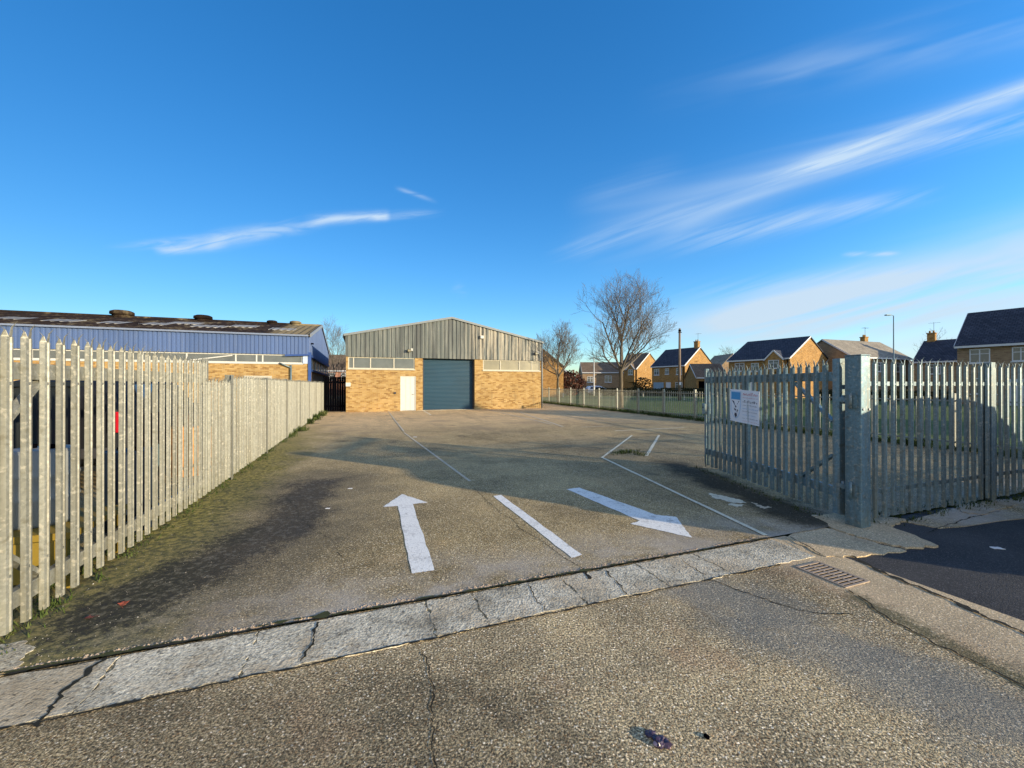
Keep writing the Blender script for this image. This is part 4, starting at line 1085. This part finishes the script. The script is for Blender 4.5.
# ================================================================== VEHICLES
CARG=Mat('car_window_glass',.06,0,.8);CARG.col((.02,.024,.028));CARG=CARG.m
TAILR=plain('red_lamp_lens',(.45,.01,.02),.25,0,.05,spec=.6);HEADL=plain('clear_lamp_lens',(.6,.6,.6),.15,0,.05,spec=.7)
def carpaint(name,c):
    m=Mat(name,.28,.15,.6);m.b.inputs['Coat Weight'].default_value=.6;m.b.inputs['Coat Roughness'].default_value=.06
    p,x,y,z=m.pos('obj');n=m.noise(p,3.,3.);m.col(m.mix(z.ss(.6,.2)*n.ss(.3,.6)*.5,c,(.10,.09,.075)));return m.m
def car(label,loc,rz,paint,st,W=1.8,cat='car',name='parked_car',wb=(.85,3.35),glass=None,R_=.32):
    """st: stations (x, bottom, belt, roof, belt half width, roof half width); local +x is the front"""
    t=empty(name,loc,rz,label,cat)
    m=MB();vs=[];n=len(st)
    for (x,zb,zm,zt,wm,wt) in st:
        h=[(wm*.90,zb),(wm*.98,zb+.14),(wm,(zb+zm)/2),(wm*.985,zm),(wt,zt-.05),(wt*.86,zt)]
        ring=[(x,-a,b) for a,b in h]+[(x,a,b) for a,b in reversed(h)]
        vs+=ring
    K=12;fs=[]
    for i in range(n-1):
        for j in range(K):
            a=i*K+j;b=i*K+(j+1)%K;fs.append((a,b,b+K,a+K))
    fs+=[tuple(range(K)),tuple(reversed(range((n-1)*K,n*K)))]
    m.add(vs,fs,True);bd=m.build('body',paint,t,bevel=.0)
    md=bd.modifiers.new('sub','SUBSURF');md.levels=1;md.render_levels=2
    for e in ():pass
    # side glass panels, proud of the body
    def pt(x,f,s_,off=.0):     # f: 0 belt .. 1 roof edge
        for i in range(n-1):
            if st[i][0]<=x<=st[i+1][0]:
                k=(x-st[i][0])/(st[i+1][0]-st[i][0]+1e-9);A_=st[i];B_=st[i+1];break
        zm=A_[2]+(B_[2]-A_[2])*k;zt=A_[3]+(B_[3]-A_[3])*k;wm=A_[4]+(B_[4]-A_[4])*k;wt=A_[5]+(B_[5]-A_[5])*k
        return (x,s_*(wm*.985+(wt-wm*.985)*f+off),zm+(zt-.05-zm)*f)
    for s_ in (-1,1):
        for (xa,xb,xc,xd) in glass or ():
            m=MB();o_=.004
            P=[pt(xa,.06,s_,o_),pt(xb,.06,s_,o_),pt(xc,.86,s_,o_),pt(xd,.86,s_,o_)]
            Q=[(a,b-s_*.02,c) for a,b,c in P];m.add(P+Q,[(0,1,2,3),(4,7,6,5),(0,4,5,1),(1,5,6,2),(2,6,7,3),(3,7,4,0)]);m.build('side_window',CARG,t)
    for x in wb:
        for s_ in (-1,1):
            m=MB();yy=s_*(W/2-.02);m.tube([(x,yy-s_*.2,R_),(x,yy-s_*.02,R_),(x,yy+s_*.01,R_)],[R_,R_,R_*.93],20);w_=m.build('wheel',RUBBER,t)
            m=MB();m.cyl((x,yy,R_),(x,yy+s_*.015,R_),R_*.62,14);m.build('rim',GALVSHADE,w_)
    xb=st[0][0];xf=st[-1][0]
    for s_ in (-1,1):
        m=MB();m.box(xb-.035,xb+.04,s_*W/2*.80-.09,s_*W/2*.80+.09,st[0][2]-.18,st[0][2]+.14);m.build('tail_light',TAILR,t,bevel=.015)
        m=MB();m.box(xf-.04,xf+.03,s_*W/2*.72-.16,s_*W/2*.72+.16,st[-1][2]-.16,st[-1][2]-.02);m.build('headlight',HEADL,t,bevel=.02)
    m=MB();m.box(xb-.05,xb+.02,-W*.43,W*.43,st[0][1]+.04,st[0][1]+.2);m.build('bumper',DARKM,t,bevel=.02)
    m=MB();m.box(xb-.055,xb-.0,-.26,.26,st[0][2]-.2,st[0][2]-.09);m.build('number_plate',WHITEP,t)
    for s_ in (-1,1):
        m=MB();x=st[-1][0]-1.35;m.box(x,x+.12,s_*(W/2+.02)-.0-.08,s_*(W/2+.02)+.08,st[0][2]+.0,st[0][2]+.14);m.build('mirror',paint,t,bevel=.03)
    return t
HATCH=[(0,.35,.85,1.0,.80,.70),(.12,.24,.92,1.30,.86,.66),(.55,.20,.92,1.46,.90,.64),(1.6,.2,.92,1.50,.90,.66),(2.5,.2,.92,1.42,.90,.64),(3.1,.2,.92,1.0,.89,.74),(3.3,.2,.88,.95,.88,.76),(3.95,.24,.72,.80,.84,.70),(4.1,.34,.62,.70,.74,.60)]
SUV=[(0,.45,1.05,1.2,.84,.74),(.1,.34,1.08,1.62,.90,.68),(.5,.30,1.08,1.74,.93,.70),(1.8,.30,1.08,1.78,.93,.72),(2.7,.30,1.08,1.72,.93,.70),(3.35,.30,1.06,1.15,.92,.78),(4.2,.32,.98,1.06,.90,.78),(4.45,.42,.80,.9,.80,.66)]
VAN=[(0,.42,1.05,1.5,.84,.74),(.10,.32,1.12,1.76,.89,.74),(.45,.28,1.12,1.87,.91,.76),(1.6,.28,1.12,1.88,.91,.78),(2.6,.28,1.12,1.82,.91,.76),(3.3,.28,1.10,1.26,.90,.80),(3.5,.28,1.02,1.12,.89,.78),(4.1,.3,.86,.95,.84,.70),(4.25,.38,.7,.78,.76,.6)]
GL=((.45,1.35,1.35,.6),(1.42,2.35,2.3,1.42),(2.42,3.0,2.62,2.4))
# white car by the garage
car('white hatchback parked in front of the garage, left of the big bare tree',(12.0,66.5,0),math.radians(5),carpaint('white_car_paint',(.72,.72,.72)),HATCH,1.8,glass=GL)
# dark blue car in the neighbouring yard
car('dark car with a red tail light seen through the nearest gate leaf',(-6.75,6.0,.0),math.radians(112),plain('dark_matt_paint',(.006,.007,.010),.6),SUV,1.86,glass=GL,R_=.36,wb=(.9,3.5))
# people carrier parked on the pavement, outside the view, which shades the right fence
car('people carrier parked on the pavement beside the right fence',tuple(UV(6.75,.72,0)),ROT,carpaint('silver_car_paint',(.35,.36,.38)),VAN,1.82,glass=GL)

# ================================================================== STORES IN THE LEFT YARD
def drum(label,loc,r,h,mat,cat='barrel',name='plastic_drum'):
    t=empty(name,(loc[0],loc[1],0),0,label,cat);z0=loc[2]
    m=MB();m.tube([(0,0,z0),(0,0,z0+.03),(0,0,z0+h*.33),(0,0,z0+h*.36),(0,0,z0+h*.39),(0,0,z0+h*.63),(0,0,z0+h*.66),(0,0,z0+h*.69),(0,0,z0+h*.95),(0,0,z0+h)],[r*.94,r,r,r*1.04,r,r,r*1.04,r,r,r*.9],20);m.build('shell',mat,t)
    for q,rr_ in ((.4,.05),(-.4,.03)):
        m=MB();m.cyl((r*q,0,z0+h),(r*q,0,z0+h+.03),rr_,10);m.build('bung',BLACK,t)
    return t
TANKW=plain('cloudy_white_plastic',(.20,.21,.20),.45,0,.2,4.);YEL=plain('yellow_paint',(.22,.15,.02),.55,0,.3,6.);ORG=plain('orange_plastic',(.62,.25,.03),.5,0,.2);BLD=plain('blue_plastic_drum',(.008,.016,.03),.6)
pt_=empty('tank_stand',(-3.95,3.45,0),ROT,'yellow steel stand carrying a white plastic drum behind the gate leaf','stand')
m=MB();m.box(-.4,.4,-.4,.4,.40,.45);m.build('deck',YEL,pt_)
for a in (-.36,.36):
    for b in (-.36,.36):
        m=MB();m.box(a-.03,a+.03,b-.03,b+.03,0,.40);m.build('leg',YEL,pt_)
m=MB();m.box(-.38,.38,-.43,-.40,.1,.4);m.build('skirt',YEL,pt_)
drum('cloudy white plastic drum standing on the yellow stand',(-3.95,3.45,.45),.22,.62,TANKW)
drum('orange plastic drum behind the palisade fence near its first wide post',(-5.75,7.35,0),.30,.88,ORG)
drum('dark blue plastic drum between the nearest gate leaf and the dark container',(-4.25,4.55,0),.24,.88,BLD)
def pallet(label,loc,rz,n):
    for k in range(n):
        t=empty('wooden_pallet',(loc[0],loc[1],.145*k),rz+.03*math.sin(k*5),label if n==1 else '%s pallet of the stack beyond the dark container'%['lowest','second','third','fourth','fifth','sixth','seventh','top'][k if k<n-1 else 7],'pallet','stacked pallets behind the left gate leaf')
        m=MB()
        for i in range(7): m.box(-.6+i*.18,-.6+i*.18+.1,-.5,.5,.12,.14)
        m.build('deck_board',BAREW,t)
        m=MB()
        for y in(-.45,0,.45): m.box(-.6,.6,y-.05,y+.05,.018,.118);m.box(-.6,.6,y-.05,y+.05,0,.017)
        m.build('bearer',BAREW,t)
pallet('',(-6.4,8.6),ROT+.1,7)

CONT=plain('dark_green_black_steel',(.010,.014,.015),.7,0,.4)
ct=empty('storage_container',tuple(UV(-4.75,3.7,0)),ROT,'low dark steel storage container behind the nearest gate leaf','container')
m=MB();n=60
pr=[]
for i in range(n+1):
    v=3.9*i/n;pr.append((1.0+(.03 if (i//2)%2 else 0),v))
m.prism([(0,0)]+pr+[(0,3.9)],.08,1.58);m.build('shell',CONT,ct)
m=MB();m.box(-.02,1.06,-.02,3.92,1.581,1.64);m.build('lid',CONT,ct)
for q in (.1,3.6):
    m=MB();m.box(.05,1.,q,q+.2,0,.079);m.build('skid',BLACK,ct)
m=MB();m.box(1.035,1.06,1.9,1.96,.5,1.3);m.cyl((1.06,1.93,.6),(1.06,1.93,1.2),.015,8);m.build('locking_bar',GALVSHADE,ct)
# ================================================================== LITTER AND LEAVES
LITM=plain('dark_purple_wrapper',(.05,.028,.05),.35,0,.6,30.,spec=.6);LITP=plain('pale_pink_wrapper',(.42,.30,.32),.4,0,.3,30.)
def crumple(name,label,p,rad,mats,seed,cat):
    rt=random.Random(seed);t=empty(name,tuple(p),0,label,cat)
    for i,(mt,dx,dy,k) in enumerate(mats):
        bm=bmesh.new();bmesh.ops.create_icosphere(bm,subdivisions=3,radius=rad*k)
        for v in bm.verts:
            n=noise.noise(v.co*38+Vector((seed+i*3,0,0)))+.6*noise.noise(v.co*90+Vector((i,5,seed)))
            v.co*=1+.75*n;v.co.z=abs(v.co.z)*.6+.002;v.co.x+=dx;v.co.y+=dy
        me=bpy.data.meshes.new('crumpled_sheet');bm.to_mesh(me);bm.free();me.materials.append(mt);o=bpy.data.objects.new('crumpled_sheet',me);link(o,t)
    return t
crumple('litter','crumpled dark purple wrapper lying on the foreground concrete',G(661,742,.0),.032,((LITM,0,0,1.),(LITM,-.035,.035,.62),(LITP,-.02,-.004,.5),(LITP,.022,-.02,.4)),3,'litter')
crumple('litter','small black scrap on the concrete right of the purple wrapper',G(706,737,.0),.012,((BLACK,0,0,1.),),5,'litter')
RL_=plain('red_brown_leaf',(.30,.07,.035),.7,0,.4,40.)
def leaf(label,p,s,rz,mat=RL_):
    t=empty('fallen_leaf',tuple(p),rz,label,'leaf')
    m=MB();pts=[(0,-1),(.45,-.75),(.6,-.2),(1.,.1),(.5,.3),(.35,.8),(0,1.1),(-.35,.8),(-.5,.3),(-1,.1),(-.6,-.2),(-.45,-.75)]
    vs=[(a*s,b*s,.006+.25*s*(a*a)+.1*s*math.sin(b*3)) for a,b in pts]+[(0,0,.004)];n=len(pts)
    vs+=[(a,b,c+.0015) for a,b,c in vs];k=n+1
    m.add(vs,[(i,(i+1)%n,n) for i in range(n)]+[(k+(i+1)%n,k+i,k+n) for i in range(n)]+[(i,k+i,k+(i+1)%n,(i+1)%n) for i in range(n)])
    m.build('blade',mat,t);m=MB();m.tube([(0,-s,.008),(0,-s*1.6,.006),(.2*s,-s*2,.004)],[.0012,.001,.0008],5);m.build('stalk',mat,t)
leaf('red brown fallen leaf on the moss by the nearest gate leaf',G(124,604,.013),.034,.6)
leaf('dark red fallen leaf lying closest to the nearest pale, left of the brighter leaf',G(90,618,.013),.024,2.1,plain('dark_red_leaf',(.10,.03,.025),.7))
tw=MB()
PAP=plain('white_paper_scrap',(.75,.74,.70),.8)
for lab,px,py,s_ in (('white paper scrap on the yard left of the upward arrow',350.5,488.5,.035),('tiny white scrap further up the yard beside the joint',415,437,.06),('tiny white scrap on the dark asphalt at the right',996,548,.05),('white scrap lying on the dark stained concrete',328,508.5,.03)):
    z=.012 if px<900 else -.004
    t=MB();t.prism(jag([(-s_,-s_*.5),(s_,-s_*.7),(s_*.8,s_*.5),(-s_*.7,s_*.6)],s_*.15,3,int(px)),.001,.005)
    o=t.build('paper_scrap',PAP,loc=tuple(G(px,py,z)));tag(o,lab,'litter','white paper scraps')

# ================================================================== SKY, SUN, CAMERA
w=bpy.data.worlds.new('World');SC.world=w;w.use_nodes=True;nt=w.node_tree
bgN=nt.nodes['Background']
class WM(Mat):
    def __init__(s,nt): s.nt=nt
wm=WM(nt)
sky=nt.nodes.new('ShaderNodeTexSky');sky.sky_type='NISHITA';sky.sun_disc=False
sky.sun_elevation=SUN_EL;sky.sun_rotation=math.atan2(SUN_AZ[0],SUN_AZ[1])
sky.air_density=1.0;sky.dust_density=.25;sky.ozone_density=3.0;sky.altitude=50
hs=nt.nodes.new('ShaderNodeHueSaturation');nt.links.new(sky.outputs[0],hs.inputs['Color']);hs.inputs['Saturation'].default_value=1.25
SKYC=wm.mix(1.,S(nt,hs.outputs[0]),(.90,1.0,1.12),'MULTIPLY')
tc=None;tc=nt.nodes.new('ShaderNodeTexCoord').outputs['Generated']
sx=nt.nodes.new('ShaderNodeSeparateXYZ');nt.links.new(tc,sx.inputs[0])
dx_,dy_,dz_=[S(nt,sx.outputs[i]) for i in range(3)]
SKYC=wm.scale(SKYC,dx_*.5+dz_*.3+1.08)
yy=dy_.max(.08)
a_=dx_/yy;b_=dz_/yy            # a direction north, not a place on the picture
front=dy_.ss(.08,.2)
def pxy(px,py): return ((px-512)/F,(HY-py)/F)
def common(px,py,ang,sx_,sy_,seed,det=4.,dist=.5):
    o=pxy(px,py);c=math.cos(math.radians(ang));s_=math.sin(math.radians(ang))
    t=(a_-o[0])*c+(b_-o[1])*s_;n=(b_-o[1])*c-(a_-o[0])*s_
    return wm.noise(wm.vec(t*sx_,n*sy_,seed),1.,det,.55,dist)
NL=common(200,240,8,6.,40.,3.1,6.,.9);NR=common(700,230,18.5,1.9,34.,7.7,6.,.9)*.75+common(700,230,22.,4.,75.,4.1,3.,.4)*.25;NB=common(800,280,15,1.,11.,2.2,3.,.6)
FL=[]
def streak(p0,p1,w0,w1,sc=(2.,22.),lo=.42,hi=.72,amt=1.,fade=(.12,.12),seed=0.,dist=.6,bow=0.):
    FL.append(p0[0]<500 and p0[1]<300)
    A_=pxy(*p0);B_=pxy(*p1);L=math.hypot(B_[0]-A_[0],B_[1]-A_[1]);c=(B_[0]-A_[0])/L;s_=(B_[1]-A_[1])/L
    t=((a_-A_[0])*c+(b_-A_[1])*s_)*(1/L);n=(b_-A_[1])*c-(a_-A_[0])*s_
    if bow: n=n-(t*(1-t))*bow
    ww=t*(w1-w0)/F+w0/F
    q=n/ww
    prof=(q*q*-1.)._m('EXPONENT')
    ends=t.ss(0,fade[0])*t.ss(1.,1.-fade[1])
    nn=(NL if FL[-1] else (NB if w0>=14 else NR)).ss(lo-.08,hi+.06)
    return prof*ends*nn*amt
parts=[
 streak((95,249),(240,236),3,5,(3.,30.),.35,.65,.55,(.5,.2),1.),
 streak((150,249),(232,241),4,5,(4.,40.),.30,.6,.8,(.2,.3),2.,bow=-.03),
 streak((200,243),(330,221),8,5,(6.,50.),.34,.62,.75,(.2,.2),3.),
 streak((300,221),(392,215),5,4,(5.,40.),.30,.6,.95,(.25,.08),4.),
 streak((370,217),(450,212),4,3,(5.,40.),.35,.65,.45,(.1,.5),5.),
 streak((392,186),(440,203),2,2,(6.,50.),.35,.65,.35,(.3,.4),6.),
 streak((560,256),(1060,80),26,9,(1.6,26.),.36,.66,.8,(.25,.02),7.,1.2,.03),
 streak((700,208),(1060,76),7,8,(1.4,40.),.30,.62,.80,(.35,.02),8.,.8,.03),
 streak((540,262),(760,190),11,5,(2.,34.),.38,.64,.5,(.3,.4),9.,.9,.02),
 streak((640,250),(960,188),13,7,(2.,28.),.38,.68,.7,(.3,.3),10.,.9),
 streak((760,180),(1060,112),10,12,(1.8,26.),.36,.66,.7,(.3,.05),11.,.9),
 streak((560,215),(700,165),22,14,(2.2,20.),.45,.72,.30,(.4,.4),12.,.9),
 streak((620,105),(1060,14),16,24,(1.5,18.),.42,.72,.38,(.4,.05),13.,1.),
 streak((680,332),(1080,242),15,34,(1.4,24.),.32,.62,1.1,(.25,.02),14.,1.,.0),
 streak((640,300),(960,262),10,8,(2.,34.),.42,.66,.35,(.3,.3),15.,1.),
 streak((560,336),(1100,305),20,32,(1.2,16.),.24,.62,.9,(.35,.02),16.,1.),
 streak((838,255),(905,253),2.5,2,(6.,60.),.30,.6,.7,(.3,.3),17.),
 streak((450,285),(470,295),6,4,(6.,30.),.4,.7,.3,(.4,.4),18.),
 streak((700,372),(1100,345),14,22,(1.4,20.),.24,.60,.9,(.3,.02),19.,1.),
]
flags=FL
def gt(q,v): return q._m('GREATER_THAN',v)
def lt(q,v): return q._m('LESS_THAN',v)
def bgshader(c):
    n=nt.nodes.new('ShaderNodeBackground');nt.links.new(c.v,n.inputs[0]);n.inputs[1].default_value=.13;return n.outputs[0]
def mixsh(f,a,b):
    n=nt.nodes.new('ShaderNodeMixShader');nt.links.new(f.v,n.inputs[0]);nt.links.new(a,n.inputs[1]);nt.links.new(b,n.inputs[2]);return n.outputs[0]
hz=wm.ramp(dz_.ss(0.,.35),[(0,(2.9,3.5,4.0)),(1,(2.7,3.5,4.4))])
def total(ps):
    t=ps[0]
    for p in ps[1:]: t=t+p
    return (t*front).min(1.)*.95
LFT=[p for p,q in zip(parts,flags) if q];RGT=[p for p,q in zip(parts,flags) if not q]
CLL=wm.mix(total(LFT),SKYC,hz);CLR=wm.mix(total(RGT),SKYC,hz)
# warm cloud added behind the viewpoint, unseen, to lift and neutralise the ambient light
cb=wm.noise(wm.vec(dx_*2.2,dy_*2.2,dz_*5.),1.,3.,.6,.8).ss(.30,.62)
CLB=wm.mix((dy_*-1.).ss(-.02,.45)*dz_.ss(-.02,.03)*(cb*.55+.4)*.27,SKYC,(11.5,9.6,7.6))
inL=gt(dy_,.08)*lt(a_,-.03)*gt(b_,.18)*lt(b_,.56);inR=gt(dy_,.08)*gt(a_,.06)*gt(b_,0.)*lt(b_,1.15);inB=lt(dy_,.02)*gt(dz_,-.02)
sh=mixsh(inB,mixsh(inR,mixsh(inL,bgshader(SKYC),bgshader(CLL)),bgshader(CLR)),bgshader(CLB))
nt.links.new(sh,nt.nodes['World Output'].inputs['Surface']);nt.nodes.remove(bgN)
w.cycles.sampling_method='MANUAL';w.cycles.sample_map_resolution=256
sun=bpy.data.lights.new('sun','SUN');sun.energy=4.5;sun.angle=math.radians(.53);sun.color=(1.,.83,.58)
so=bpy.data.objects.new('sun',sun);link(so)
sd_=Vector((SUN_AZ[0]*math.cos(SUN_EL),SUN_AZ[1]*math.cos(SUN_EL),math.sin(SUN_EL)))
so.rotation_euler=(sd_).to_track_quat('Z','Y').to_euler();so.location=(20,-15,20)
cam=bpy.data.cameras.new('camera');cam.sensor_width=36;cam.lens=F/1024*36;cam.clip_end=4000;cam.clip_start=.05
co=bpy.data.objects.new('camera',cam);link(co);co.location=(0,0,CAMH);co.rotation_euler=(math.radians(90+math.degrees(math.atan((HY-384)/F))),0,0)
SC.camera=co
SC.view_settings.view_transform='Standard';SC.view_settings.look='None';SC.view_settings.exposure=.75;SC.view_settings.gamma=1
SC.view_settings.use_curve_mapping=False
SC.cycles.max_bounces=5;SC.cycles.diffuse_bounces=3;SC.cycles.glossy_bounces=2
SC.render.resolution_x=1024;SC.render.resolution_y=768
